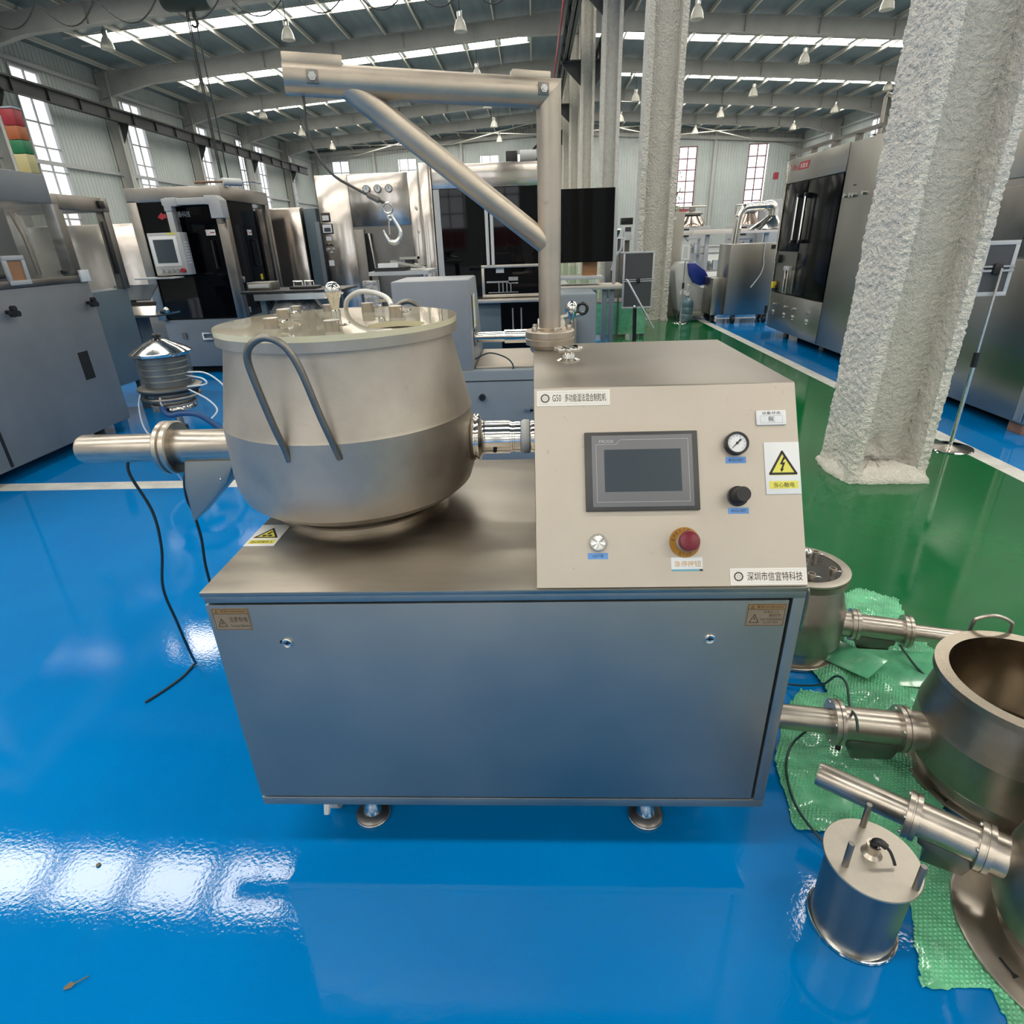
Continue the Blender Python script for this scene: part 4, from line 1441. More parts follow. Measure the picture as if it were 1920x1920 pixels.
# folded flaps of wrap
for i, (o, u, v, w, lab) in enumerate((((1.27, 1.985, .05), (.06, -.09, .015), (.05, .03, .02), (0, 0, .0015), 'upright folded flap of bubble wrap by the lidded bowl'),
                                        ((1.42, 1.93, .045), (.13, -.03, .012), (.03, .07, .03), (0, 0, .0015), 'flat folded flap of bubble wrap under the outlet chute'))):
    tag(MB().obox(o, u, v, w).obj('bubble_wrap_flap', 'wrap_green_flat', bevel=.001), lab, 'bubble wrap')

for i, (pts, lab) in enumerate((
        ([(.95, 1.90, .008), (.99, 1.85, .03), (1.05, 1.77, .10), (1.055, 1.70, .20), (1.045, 1.62, .235), (1.03, 1.55, .20), (1.0, 1.47, .24), (.985, 1.43, .25), (.978, 1.405, .236)], 'dark green cable looping over the tube of the open bowl'),
        ([(1.035, 1.60, .115), (1.00, 1.60, .09), (.94, 1.59, .06), (.87, 1.55, .03), (.82, 1.47, .022), (.795, 1.38, .022), (.79, 1.30, .022), (.81, 1.22, .02), (.85, 1.17, .008), (.90, 1.12, .008)], 'dark green cable curving over the bubble wrap towards the canister'),
        ([(1.45, 1.985, .115), (1.46, 1.96, .10), (1.49, 1.91, .06), (1.53, 1.87, .03), (1.55, 1.83, .03)], 'dark cable hanging from the tube of the lidded bowl'))):
    tag(MB().tube(pts, .0042, 8, 7).obj('cable', 'cable_green'), lab, 'cable')
tag(MB().tube([(1.03, 1.575, .115), (1.028, 1.565, .085), (1.02, 1.55, .06), (1.01, 1.52, .035)], [.012, .013, .012, .008], 10, 4).obj('cable_plug', 'black_rubber'), 'black cable plug hanging below the flange of the open bowl', 'plug')

# bits on the floor
lf = thing('dry_leaf', 'small dry leaf with a stalk lying on the blue floor', 'leaf', (-1.18, .80, 0))
MB().add([(-1.192, .797, .003), (-1.186, .788, .006), (-1.172, .794, .004), (-1.166, .803, .006), (-1.178, .806, .009)], [(0, 1, 2, 3, 4)]).obj('blade', 'leaf_dry', lf, smooth=0)
MB().tube([(-1.168, .803, .006), (-1.155, .812, .006), (-1.145, .822, .003)], .0016, 6, 3).obj('stalk', 'leaf_dry', lf)
tag(MB().sphere((-1.32, 1.11, .003), .007, 10, .5).obj('floor_crumb', 'leaf_dry'), 'tiny dark crumb on the floor in the skylight reflection', 'crumb')

# ================================================================ machines behind, left


def handle_bar(m, pl, a, b0, b1, c, r=.012):
    m.tube([pp(pl, a, b0, 0), pp(pl, a, b0, c), pp(pl, a, b1, c), pp(pl, a, b1, 0)], r, 8)
    return m


# ---- grey enclosed machine at the left edge
a = thing('filling_machine', 'grey machine with dusty clear hood and black star knobs at the left edge', 'machine', (-4.9, 4.6, 0))
MB().box(-5.7, -4.2, 3.2, 5.84, .10, 1.42).obj('machine_body', 'paint_grey', a, .012)
for x, y in ((-4.4, 5.6), (-4.4, 3.6), (-5.5, 5.6)):
    MB().cyl((x, y, 0), (x, y, .11), .05, .04, 20).obj('foot', 'paint_dark', a)
FA = FACE_R(-4.2)
for y, z in ((4.80, 1.25), (5.73, 1.235)):
    kb = MB().pcyl(FA, y, z, 0, .05, .016, seg=14).obj('star_knob', 'black_plastic', a)
    m = MB()
    for i in range(3):
        t = radians(90 + 120 * i)
        m.pcyl(FA, y + .026 * cos(t), z + .026 * sin(t), .05, .08, .024, seg=14)
    m.obj('knob_lobe', 'black_plastic', kb)
MB().pbox(FA, 5.40, 5.53, .58, .83, -.001, .003).obj('cable_slot', 'dark_gap', a, smooth=0)
MB().pbox(FA, 4.3, 4.33, .12, 1.40, -.001, .002).obj('panel_seam', 'dark_gap', a, smooth=0)
# hood: posts, header, clear sheets
MB().box(-4.46, -4.22, 3.3, 5.72, 2.06, 2.29).obj('hood_header', 'paint_grey', a, .01)
MB().box(-5.6, -5.4, 3.3, 5.72, 2.06, 2.29).obj('hood_header', 'paint_grey', a, .01)
for x, y in ((-4.27, 5.74), (-4.27, 3.4), (-5.55, 5.68)):
    MB().box(x - .045, x + .045, y - .045, y + .045, 1.42, 2.06).obj('hood_post', 'steel_dark', a, .004)
MB().box(-4.212, -4.204, 3.45, 5.70, 1.44, 2.06).obj('hood_window', 'plexi', a, smooth=0)
MB().box(-5.5, -4.32, 5.74, 5.748, 1.44, 2.06).obj('hood_window', 'plexi', a, smooth=0)
MB().box(-4.24, -4.19, 3.4, 5.75, 1.42, 1.475).obj('hood_sill', 'steel_dark', a, .004)
m = MB()
rim(m, FA, 4.92, 5.14, 1.44, 1.66, .035, .0, .02)
m.obj('hatch_frame', 'paint_light', a, .002)
MB().pbox(FA, 4.955, 5.105, 1.475, 1.625, .0, .008).obj('hatch_opening', 'cardboard', a, smooth=0)
for y in (5.55, 4.75, 4.86):
    MB().pbox(FA, y - .03, y + .03, 1.495, 1.53, .0, .025).obj('latch', 'black_plastic', a, .003)
MB().pbox(FA, 5.72, 5.84, 1.42, 1.52, .01, .03).obj('hinge_plate', 'white_sign', a, .002)
MB().box(-4.75, -4.5, 5.0, 5.5, 1.42, 2.04).obj('inner_housing', 'paint_bluegrey', a, .01)
MB().box(-5.3, -4.85, 4.2, 5.1, 1.42, 1.75).obj('inner_table', 'paint_light', a, .01)
MB().box(-4.7, -4.4, 4.3, 4.8, 1.42, 1.58).obj('inner_block', 'paint_light', a, .01)
MB().tube([(-4.5, 5.2, 2.0), (-4.42, 5.15, 1.9), (-4.44, 5.05, 1.82), (-4.5, 5.0, 1.80)], .008, 8, 5).obj('inner_cable', 'black_rubber', a)
MB().tube([(-4.45, 5.5, 2.0), (-4.4, 5.5, 1.8), (-4.4, 5.52, 1.5)], .02, 10).obj('inner_pipe', 'steel_pipe', a)
MB().obox((-4.35, 5.66, 2.10), (.05, 0, 0), (0, .05, 0), (0, 0, .035)).obj('hood_latch', 'steel_dark', a, .004)
# stacked signal lamp on top
sg = thing('signal_tower', 'square signal tower with red, orange, green and yellow blocks on the grey machine', 'signal lamp', (-4.28, 5.65, 2.29))
for i, (c, z0, z1) in enumerate((('signal_yellow', 2.29, 2.43), ('signal_green', 2.432, 2.53), ('signal_orange', 2.532, 2.63), ('signal_red', 2.632, 2.75))):
    MB().box(-4.335, -4.225, 5.60, 5.70, z0, z1).obj('lamp_block', c, sg, .006)
MB().box(-4.34, -4.22, 5.595, 5.705, 2.75, 2.762).obj('tower_cap', 'paint_light', sg, .004)

# ---- second enclosure behind it with a feed tray
b = thing('sealing_machine', 'dark framed enclosure with clear front standing behind the grey machine', 'machine', (-4.85, 6.75, 0))
MB().box(-5.7, -4.45, 6.0, 6.75, .35, 1.30).obj('machine_body', 'paint_slate', b, .01)
for x, y in ((-4.52, 6.1), (-4.52, 6.66), (-5.6, 6.1), (-5.6, 6.66)):
    MB().box(x - .05, x + .05, y - .05, y + .05, 0, .36).obj('leg', 'paint_slate', b)
for x0, x1, y0, y1 in ((-5.65, -4.42, 6.0, 6.08), (-5.65, -4.42, 6.68, 6.78), (-4.52, -4.42, 6.08, 6.68), (-5.65, -5.55, 6.08, 6.68)):
    MB().box(x0, x1, y0, y1, 2.04, 2.17).obj('top_frame', 'steel_frame', b, .005)
for x, y in ((-4.47, 6.05), (-4.47, 6.73), (-5.6, 6.05), (-5.6, 6.73)):
    MB().box(x - .045, x + .045, y - .045, y + .045, 1.30, 2.04).obj('post', 'steel_dark', b, .004)
MB().box(-5.6, -4.55, 6.03, 6.036, 1.32, 2.04).obj('clear_panel', 'plexi', b, smooth=0)
MB().box(-4.446, -4.440, 6.1, 6.68, 1.32, 2.04).obj('clear_panel', 'plexi', b, smooth=0)
MB().box(-4.435, -4.41, 6.60, 6.64, 1.45, 1.95).obj('door_pull', 'black_plastic', b, .004)
MB().box(-4.42, -4.40, 6.62, 6.70, 2.07, 2.14).obj('switch', 'black_plastic', b, .003)
MB().box(-5.5, -5.3, 6.1, 6.7, 1.30, 1.95).obj('back_panel', 'paint_light', b, .01)
tr = thing('feed_tray', 'shiny folded steel tray hanging in front of the dark enclosure', 'tray', (-4.7, 7.2, .9))
MB().prism([(-4.98, 7.35, 1.29), (-4.98, 7.12, 1.14), (-4.98, 7.11, 1.15), (-4.98, 7.34, 1.30)], (.52, 0, 0)).obj('upper_plate', 'steel_polished', tr)
MB().prism([(-4.96, 7.20, 1.12), (-4.96, 7.12, .98), (-4.96, 7.11, .98), (-4.96, 7.19, 1.12)], (.52, 0, 0)).obj('lower_plate', 'steel_mirror', tr)
MB().box(-4.96, -4.42, 7.10, 7.6, .955, .975).obj('tray_floor', 'steel_polished', tr)
MB().box(-4.96, -4.94, 7.12, 7.6, .97, 1.15).obj('tray_side', 'steel_polished', tr)
kk = MB().cyl((-4.42, 7.2, 1.0), (-4.36, 7.2, 1.0), .02, None, 14).obj('tray_knob', 'black_plastic', tr)
MB().sphere((-4.35, 7.2, 1.02), .035, 14).obj('knob_head', 'steel_polished', kk)
MB().box(-4.9, -4.8, 7.3, 7.55, 0, .955).obj('tray_leg', 'paint_slate', tr, .004)

sf = thing('side_cabinet', 'stainless cabinet glimpsed between the dark enclosure and the black glazed cabinet', 'cabinet', (-6.7, 10.2, 0))
MB().box(-7.9, -5.72, 9.6, 11.2, .05, 2.05).obj('cabinet_body', 'steel_mirror', sf, .01)
MB().box(-7.85, -5.78, 9.585, 9.6, .1, 1.0).obj('lower_door', 'steel_dark', sf, .004)
MB().box(-7.8, -5.8, 9.7, 11.1, 0, .05).obj('plinth', 'dark_gap', sf)

# ---- black glass cabinet with a swing-arm operator panel
c = thing('glass_cabinet', 'black glazed cabinet in a steel frame carrying a swing-arm operator panel', 'cabinet', (-4.7, 9.3, 0))
MB().box(-5.28, -4.10, 8.62, 10.05, .10, .76).obj('cabinet_base', 'paint_bluegrey', c, .008)
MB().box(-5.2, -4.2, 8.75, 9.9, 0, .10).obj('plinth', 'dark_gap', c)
MB().box(-5.24, -4.14, 8.66, 10.0, .76, 2.28).obj('dark_interior', 'black_plastic', c)
for x, y in ((-5.27, 8.64), (-4.12, 8.64), (-4.12, 10.02), (-5.27, 10.02)):
    MB().box(x - .065, x + .065, y - .065, y + .065, .76, 2.26).obj('corner_post', 'steel_frame', c, .005)
MB().box(-5.335, -4.055, 8.575, 10.085, 2.24, 2.41).obj('top_frame', 'steel_frame', c, .006)
MB().box(-5.205, -4.185, 8.60, 8.612, .78, 2.24).obj('glass_door', 'black_glass', c)
MB().box(-4.10, -4.088, 8.72, 9.95, .86, 2.24).obj('glass_door', 'black_glass', c)
FC = FRONT(8.60)
FX = FACE_R(-4.088)
MB().pbox(FC, -5.06, -5.0, .5, .58, -.02, .0).obj('socket', 'steel_dark', c)
m = MB()
rim(m, FC, -4.76, -4.58, .48, .58, .02, -.02, .01)
m.obj('drawer_pull', 'steel_polished', c)
s = MB().pbox(FC, -4.375, -4.245, 1.825, 1.895, 0, .002).obj('notice_sticker', 'white_sign', c, smooth=0)
m = MB().lathe([(.024, 0), (.028, 0), (.028, .001), (.024, .001)], pp(FC, -4.345, 1.86, .002), FC[3], 20, True)
m.bar(pp(FC, -4.36, 1.875, .003), pp(FC, -4.33, 1.845, .003), .001, .006, (0, 1, 0))
m.pbox(FC, -4.31, -4.255, 1.853, 1.867, .002, .003)
m.obj('sticker_print', 'ink_red', s)
s = MB().pbox(FX, 9.22, 9.36, 1.825, 1.895, 0, .002).obj('notice_sticker', 'white_sign', c, smooth=0)
m = MB().pbox(FX, 9.28, 9.345, 1.852, 1.868, .002, .003)
m.lathe([(.022, 0), (.026, 0), (.026, .001), (.022, .001)], pp(FX, 9.25, 1.86, .002), FX[3], 18, True)
m.obj('sticker_print', 'ink_red', s)
MB().pbox(FX, 9.38, 9.46, 1.22, 1.30, 0, .002).obj('yellow_sticker', 'yellow_sticker', c, smooth=0)
handle_bar(MB(), FX, 9.37, 1.42, 1.76, .05).obj('door_handle', 'black_plastic', c)
handle_bar(MB(), FC, -4.30, 1.42, 1.76, .05).obj('door_handle', 'black_plastic', c)
for z in (.82, 1.22):
    MB().box(-4.07, -4.045, 8.72, 8.76, z, z + .08).obj('hinge', 'steel_polished', c, .003)
text('香科技', FC, -4.70, -4.53, 2.055, 2.125, .001, 'ink_grey', c)
MB().ppoly(FC, [(-4.98, 2.06), (-4.94, 2.10), (-4.91, 2.12), (-4.905, 2.10), (-4.86, 2.10), (-4.86, 2.05), (-4.90, 2.05), (-4.92, 2.03)], .0, .002).obj('red_logo', 'ink_red', c, smooth=0)
# swing arm and panel
arm_ = thing('operator_panel', 'white operator panel with dark screen hung on a bent arm before the black cabinet', 'control panel', (-4.1, 8.5, 2.2))
m = MB()
m.obox((-4.44, 8.46, 2.225), (.34, 0, 0), (0, .045, 0), (0, 0, .04))
m.obj('arm_beam', 'paint_light', arm_, .008)
m = MB().prism([(-4.88, 8.41, 2.12), (-4.88, 8.41, 2.23), (-4.84, 8.41, 2.275), (-4.70, 8.41, 2.275), (-4.70, 8.41, 2.175), (-4.78, 8.41, 2.175), (-4.78, 8.41, 2.12)], (0, .10, 0))
m.obj('arm_elbow', 'paint_light', arm_, .006)
m = MB().prism([(-4.20, 8.40, 2.18), (-4.20, 8.40, 2.285), (-4.06, 8.40, 2.285), (-4.0, 8.40, 2.23), (-4.0, 8.40, 2.02), (-4.16, 8.40, 2.02), (-4.16, 8.40, 2.18)], (0, .18, 0))
m.obj('arm_pivot', 'paint_light', arm_, .008)
MB().box(-4.11, -4.04, 8.42, 8.48, 1.955, 2.02).obj('pivot_pin', 'steel_dark', arm_)
MB().box(-4.87, -4.79, 8.42, 8.50, 1.86, 2.12).obj('arm_drop', 'paint_light', arm_, .006)
box_ = MB().box(-5.12, -4.68, 8.28, 8.46, 1.36, 1.87).obj('panel_box', 'paint_light', arm_, .008)
FP = FRONT(8.28)
MB().pbox(FP, -5.10, -4.74, 1.47, 1.83, 0, .006).obj('screen_frame', 'white_sign', box_, .002)
MB().pbox(FP, -5.055, -4.785, 1.51, 1.79, .006, .008).obj('screen', 'hmi_screen', box_, smooth=0)
for i in range(4):
    MB().pcyl(FP, -5.03 + .075 * i, 1.415, 0, .03, .020, seg=16).obj('push_button', 'zinc', box_)
MB().pcyl(FP, -4.735, 1.415, 0, .045, .028, seg=18).obj('red_button', 'signal_red', box_)
MB().pbox(FP, -4.86, -4.74, 1.845, 1.868, 0, .002).obj('yellow_tag', 'yellow', box_, smooth=0)
for i in range(8):
    MB().pbox(FACE_R(-4.68), 8.33, 8.42, 1.50 + .035 * i, 1.515 + .035 * i, 0, .002).obj('vent_slot', 'white_sign', box_, smooth=0)
MB().box(-5.30, -4.78, 8.05, 8.32, 1.325, 1.345).obj('keyboard_shelf', 'paint_light', arm_, .004)
MB().box(-5.02, -4.86, 8.10, 8.22, 1.345, 1.36).obj('keyboard', 'black_plastic', arm_, .003)
for o in arm_.children:
    if o.name.split('.')[0] in ('arm_elbow', 'arm_drop', 'panel_box', 'keyboard_shelf', 'keyboard'):
        o.location.x += .12
# things lying on the cabinet roof
ro = thing('paint_roller', 'white paint roller lying on the roof of the black glazed cabinet', 'tool', (-4.05, 8.9, 2.41))
MB().cyl((-4.08, 8.75, 2.46), (-3.92, 8.95, 2.46), .045, None, 18).obj('roller_sleeve', 'white_plastic', ro)
MB().tube([(-3.92, 8.95, 2.46), (-3.82, 9.05, 2.47), (-3.7, 9.1, 2.45)], .008, 8, 3).obj('roller_frame', 'zinc', ro)
MB().cyl((-4.38, 8.60, 2.45), (-4.08, 8.75, 2.46), .014, None, 12).obj('roller_grip', 'wood', ro)

# ---- plain stainless box behind the black cabinet
dd = thing('steel_locker', 'plain tall stainless locker between the black cabinet and the oven', 'cabinet', (-4.0, 10.8, 0))
MB().box(-4.27, -3.72, 10.5, 11.2, .05, 2.22).obj('locker_body', 'steel_mirror', dd, .006)
MB().box(-4.26, -4.245, 10.488, 10.5, .1, 2.2).obj('door_edge', 'steel_dark', dd)
MB().box(-3.735, -3.72, 10.488, 10.5, .1, 2.2).obj('door_edge', 'steel_dark', dd)
MB().box(-4.2, -3.8, 10.55, 11.1, 0, .05).obj('plinth', 'dark_gap', dd)
ee = thing('side_duct', 'slim blue-grey steel duct standing against the stainless oven', 'duct', (-3.55, 10.7, 0))
MB().box(-3.68, -3.48, 10.5, 10.9, 0, 2.2).obj('duct_body', 'paint_slate', ee, .006)
MB().box(-3.47, -3.40, 10.35, 10.7, 0, 2.0).obj('duct_rib', 'paint_bluegrey', ee, .005)

# ---- stainless oven / steriliser
f = thing('steam_oven', 'large bright stainless oven with three round gauges across its top', 'oven', (-2.47, 10.7, 0))
FO = FRONT(10.0)
MB().box(-3.26, -1.685, 10.02, 11.5, .04, 2.60).obj('oven_body', 'steel_dark', f)
for x0, x1, z0, z1 in ((-3.26, -2.77, .05, 2.605), (-2.765, -1.865, 1.905, 2.605), (-1.86, -1.685, .05, 2.605)):
    MB().box(x0, x1, 10.0, 10.03, z0, z1).obj('front_panel', 'steel_mirror', f, .003)
for x in (-2.49, -2.32, -2.15):
    gg = MB().lathe([(.055, 0), (.055, .03), (.045, .032), (.044, .026), (0, .026)], pp(FO, x, 2.40, 0), FO[3], 28).obj('round_gauge', 'steel_dark', f)
    MB().pcyl(FO, x, 2.40, .026, .029, .044, seg=28).obj('dial', 'gauge_face', gg)
    MB().pbox(FO, x - .004, x + .004, 2.395, 2.435, .029, .031).obj('needle', 'ink', gg, smooth=0)
mt = MB().pbox(FO, -3.235, -3.105, 1.985, 2.105, 0, .02).obj('recorder', 'black_plastic', f, .004)
MB().pbox(FO, -3.22, -3.12, 2.00, 2.07, .02, .024).obj('recorder_paper', 'paper', mt, smooth=0)
mt = MB().pbox(FO, -3.245, -3.085, 1.815, 1.955, 0, .02).obj('meter', 'black_plastic', f, .004)
MB().pbox(FO, -3.235, -3.095, 1.83, 1.945, .02, .023).obj('meter_face', 'white_sign', mt, smooth=0)
MB().pbox(FO, -3.215, -3.115, 1.845, 1.90, .023, .026).obj('meter_screen', 'hmi_screen', mt, smooth=0)
MB().pbox(FO, -3.21, -3.13, 1.72, 1.78, 0, .003).obj('notice', 'paper', f, smooth=0)
MB().pbox(FO, -3.22, -3.14, 1.36, 1.44, 0, .003).obj('notice', 'paper', f, smooth=0)
for i, (x, z) in enumerate(((-3.20, 1.66), (-3.14, 1.66), (-3.21, 1.60), (-3.13, 1.60), (-3.17, 1.55))):
    MB().pcyl(FO, x, z, 0, .03, .018, seg=14).obj('push_button', 'zinc' if i > 1 else 'black_plastic', f)
for z in (2.12, 1.80):
    MB().pcyl(FO, -1.765, z, 0, .03, .022, seg=14).obj('cam_lock', 'steel_polished', f)
MB().box(-2.765, -1.865, 10.06, 10.09, .05, 1.90).obj('oven_door', 'steel_dark', f, .004)
MB().box(-2.76, -2.60, 9.96, 10.06, .05, 1.86).obj('door_post', 'steel_dark', f, .006)
MB().box(-2.60, -2.50, 10.00, 10.062, .1, 1.80).obj('door_slot', 'dark_gap', f, smooth=0)
m = MB().tube([(-2.52, 9.93, 1.80), (-2.50, 9.92, 1.60), (-2.47, 9.92, 1.2), (-2.46, 9.92, .6)], .022, 10, 4)
m.obj('door_lever', 'steel_polished', f)

# ---- black bench with glassware between
tb = thing('work_bench', 'low black-topped bench with steel edge behind the bowl lid', 'bench', (-2.7, 7.1, 0))
MB().box(-3.25, -2.10, 6.85, 7.45, 1.19, 1.215).obj('bench_top', 'black_plastic', tb, .003)
MB().prism([(-3.10, 6.83, 1.185), (-3.10, 6.83, 1.12), (-2.3, 6.83, 1.12), (-2.1, 6.83, 1.165), (-2.1, 6.83, 1.185)], (0, .03, 0)).obj('edge_plate', 'steel_polished', tb)
for x, y in ((-3.05, 6.95), (-2.3, 6.95), (-3.05, 7.35), (-2.3, 7.35)):
    MB().box(x - .03, x + .03, y - .03, y + .03, 0, 1.19).obj('leg', 'paint_slate', tb)
MB().box(-3.1, -2.25, 6.95, 7.35, .70, .74).obj('lower_shelf', 'paint_slate', tb)
MB().prism([(-3.3, 6.9, .62), (-2.4, 6.9, .92), (-2.4, 6.9, .99), (-3.3, 6.9, .72)], (0, .04, 0)).obj('strut', 'paint_dark', tb)
it = thing('steel_clamp', 'small steel clamp with loop grips lying on the black bench', 'tool', (-2.62, 7.1, 1.215))
MB().box(-2.75, -2.45, 7.0, 7.2, 1.215, 1.245).obj('clamp_base', 'black_plastic', it, .004)
for x in (-2.68, -2.55):
    MB().tube([(x - .05, 7.1, 1.245), (x - .05, 7.1, 1.29), (x + .05, 7.1, 1.29), (x + .05, 7.1, 1.245)], .010, 8).obj('clamp_loop', 'steel_polished', it)
it2 = thing('bench_box', 'dark switch box on the black bench beside the glazed cabinet', 'box', (-3.1, 7.15, 1.215))
MB().box(-3.24, -2.96, 7.02, 7.26, 1.215, 1.30).obj('box_shell', 'steel_dark', it2, .006)
MB().box(-3.22, -2.98, 7.005, 7.02, 1.24, 1.28).obj('box_plate', 'paint_light', it2, .002)
tag(MB().sphere((-2.75, 7.15, .95), .30, 18, .7).obj('plastic_bag', 'bag_clear'), 'crumpled clear plastic bag bundle under the black bench', 'bag')

# ---- wide cabinet with black glass doors
G = thing('isolator_cabinet', 'wide stainless cabinet with black glass doors and two white bar handles', 'cabinet', (-.4, 8.6, 0))
GF = FRONT(8.0)
MB().box(-1.34, -1.205, 7.97, 8.9, .05, 2.50).obj('side_post', 'steel_mirror', G, .006)
MB().box(-1.20, .16, 8.0, 8.9, 2.22, 2.475).obj('header', 'steel_mirror', G, .006)
MB().box(-1.20, .16, 8.03, 8.9, .05, 2.22).obj('cabinet_body', 'black_plastic', G)
MB().box(-1.195, -1.12, 7.985, 8.03, .4, 2.215).obj('door_jamb', 'paint_light', G, .003)
MB().box(-1.115, -.535, 7.985, 8.0, 1.0, 2.215).obj('glass_door', 'black_glass', G)
MB().box(-.53, .155, 7.985, 8.0, 1.37, 2.215).obj('glass_door', 'black_glass', G)
for x in (-.562, -.502):
    hd = MB().cyl((x, 7.94, 1.365), (x, 7.94, 2.2), .021, None, 16).obj('bar_handle', 'white_plastic', G)
    for z in (1.5, 2.05):
        MB().cyl((x, 7.94, z), (x, 7.99, z), .010, None, 10).obj('handle_mount', 'zinc', hd)
m = MB()
rim(m, GF, -.655, .155, .985, 1.365, .035, .0, .06)
m.obj('window_frame', 'steel', G, .003)
MB().pbox(GF, -.62, .12, 1.02, 1.33, .0, .012).obj('inspection_window', 'black_glass', G)
tagp = MB().pbox(GF, -.475, -.375, 1.27, 1.325, .012, .015).obj('small_tag', 'white_sign', G, smooth=0)
m = MB().pbox(GF, -.60, -.20, 1.155, 1.175, .012, .02)
for x in (-.45, -.40, -.35, -.30):
    m.pbox(GF, x, x + .012, 1.04, 1.16, .012, .02)
m.pbox(GF, -.32, -.20, 1.14, 1.22, .012, .02)
m.pbox(GF, -.58, -.20, 1.035, 1.045, .012, .022)
m.obj('inner_fixture', 'zinc', G, smooth=0)
MB().box(-.77, .16, 7.80, 8.0, .93, .975).obj('ledge', 'steel', G, .004)
MB().box(-.76, -.43, 7.92, 8.02, .10, .92).obj('lower_panel', 'paint_slate', G, .006)
MB().box(-.43, .16, 7.99, 8.03, .05, .92).obj('lower_glass', 'black_glass', G)
for x in (-.28, -.17):
    MB().cyl((x, 7.97, .45), (x, 7.97, .85), .012, None, 10).obj('guide_rod', 'steel', G)
MB().box(.30, .98, 8.0, 8.012, 1.36, 2.17).obj('swung_glass_door', 'black_glass', G)
MB().box(.98, 1.02, 7.98, 8.03, 1.1, 2.16).obj('door_frame', 'paint_light', G, .003)
MB().box(.16, .86, 7.92, 8.3, 1.165, 1.20).obj('side_shelf', 'paint_light', G, .003)
MB().box(.16, 1.10, 7.90, 8.3, 1.04, 1.095).obj('side_rail', 'steel', G, .003)
for x in (.86, .95):
    MB().box(x, x + .06, 7.95, 8.05, 0, 1.04).obj('side_leg', 'paint_slate', G, .003)
MB().box(.62, .80, 8.1, 8.2, 1.2, 1.38).obj('red_carton', 'cardboard', G, .003)
mo = thing('cabinet_motor', 'green motor and coiled hose on the roof of the wide black glass cabinet', 'motor', (-.2, 8.5, 2.475))
MB().cyl((-.15, 8.4, 2.56), (.05, 8.4, 2.56), .075, None, 20).obj('motor_body', 'paint_light', mo)
MB().box(-.32, -.18, 8.3, 8.5, 2.475, 2.62).obj('gear_box', 'black_plastic', mo, .01)
MB().ring((.09, 8.4, 2.60), (.3, 1, 0), .08, .018, 24, 8).obj('hose_coil', 'black_rubber', mo)

# ---- grey-blue granulating unit just behind the bowl
h = thing('mill_unit', 'blue-grey box machine with horizontal steel shaft behind the bowl', 'machine', (-.55, 4.4, 0))
MB().prism([(-.905, 3.95, .86), (-.905, 3.95, 1.43), (-.905, 4.45, 1.43), (-.905, 4.75, .86)], (.495, 0, 0)).obj('head_box', 'mill_paint', h, .012)
MB().box(-.93, .45, 3.93, 4.75, .05, .865).obj('base_cabinet', 'paint_bluegrey', h, .008)
MB().box(-.40, .44, 4.0, 4.7, .865, .880).obj('base_top', 'steel_panel', h, .003)
FH = FRONT(3.93)
m = MB()
rim(m, FH, -.86, .40, .10, .80, .006, .0, .002)
m.obj('door_line', 'dark_gap', h, smooth=0)
MB().pcyl(FH, -.36, .69, 0, .02, .022, seg=16).obj('cable_gland', 'black_plastic', h)
q = MB().pcyl(FH, -.03, .60, 0, .03, .012, seg=12)
q.pbox(FH, -.08, -.02, .592, .604, .02, .03)
q.obj('turn_handle', 'zinc', h)
sh = MB().lathe([(.055, 0), (.055, .008), (.034, .010), (.034, .20), (.044, .201), (.044, .5)], (-.405, 4.12, 1.055), (1, 0, 0), 32).obj('drive_shaft', 'steel_polished', h)
MB().box(.02, .2, 4.0, 4.25, .88, 1.15).obj('bearing_block', 'steel', h, .006)
wl = MB().pbox(FACE_R(-.408), 4.08, 4.20, 1.12, 1.33, .004, .007).obj('warning_label', 'white_sign', h, smooth=0)
m = MB().ppoly(FACE_R(-.408), [(4.10, 1.25), (4.18, 1.25), (4.14, 1.31)], .007, .009)
m.pbox(FACE_R(-.408), 4.10, 4.18, 1.14, 1.16, .007, .009)
m.obj('label_print', 'yellow', wl, smooth=0)
MB().tube([(-.40, 4.0, .93), (-.30, 3.99, .97), (-.18, 3.98, .93), (-.15, 3.97, .86), (-.25, 3.96, .80), (-.38, 3.97, .83)], .005, 8, 6).obj('loose_wire', 'cable_black', h)
pb = thing('parts_pile', 'pile of pale sheet offcuts and clamps lying behind the blue-grey box machine', 'parts', (-1.35, 6.6, 1.3))
MB().box(-1.65, -1.05, 6.3, 6.9, 1.36, 1.395).obj('shelf_sheet', 'paint_light', pb)
MB().box(-1.60, -1.30, 6.35, 6.7, 1.395, 1.43).obj('dark_sheet', 'black_plastic', pb)
MB().box(-1.56, -1.36, 6.36, 6.42, 1.41, 1.47).obj('white_block', 'paper', pb)
MB().obox((-1.28, 6.5, 1.455), (.16, 0, -.03), (0, .10, 0), (.002, 0, .012)).obj('tilted_plate', 'steel_polished', pb)
MB().obox((-1.26, 6.5, 1.51), (.09, 0, .0), (0, .07, 0), (0, 0, .012)).obj('top_plate', 'steel_polished', pb)
MB().box(-1.30, -1.22, 6.45, 6.55, 1.46, 1.50).obj('clamp', 'black_plastic', pb)
for x in (-1.60, -1.15):
    MB().box(x - .03, x + .03, 6.35, 6.41, 0, 1.36).obj('shelf_leg', 'steel_dark', pb)
MB().box(-1.70, -1.55, 6.2, 6.3, .9, 1.32).obj('hanging_rag', 'bag_clear', pb, .01)

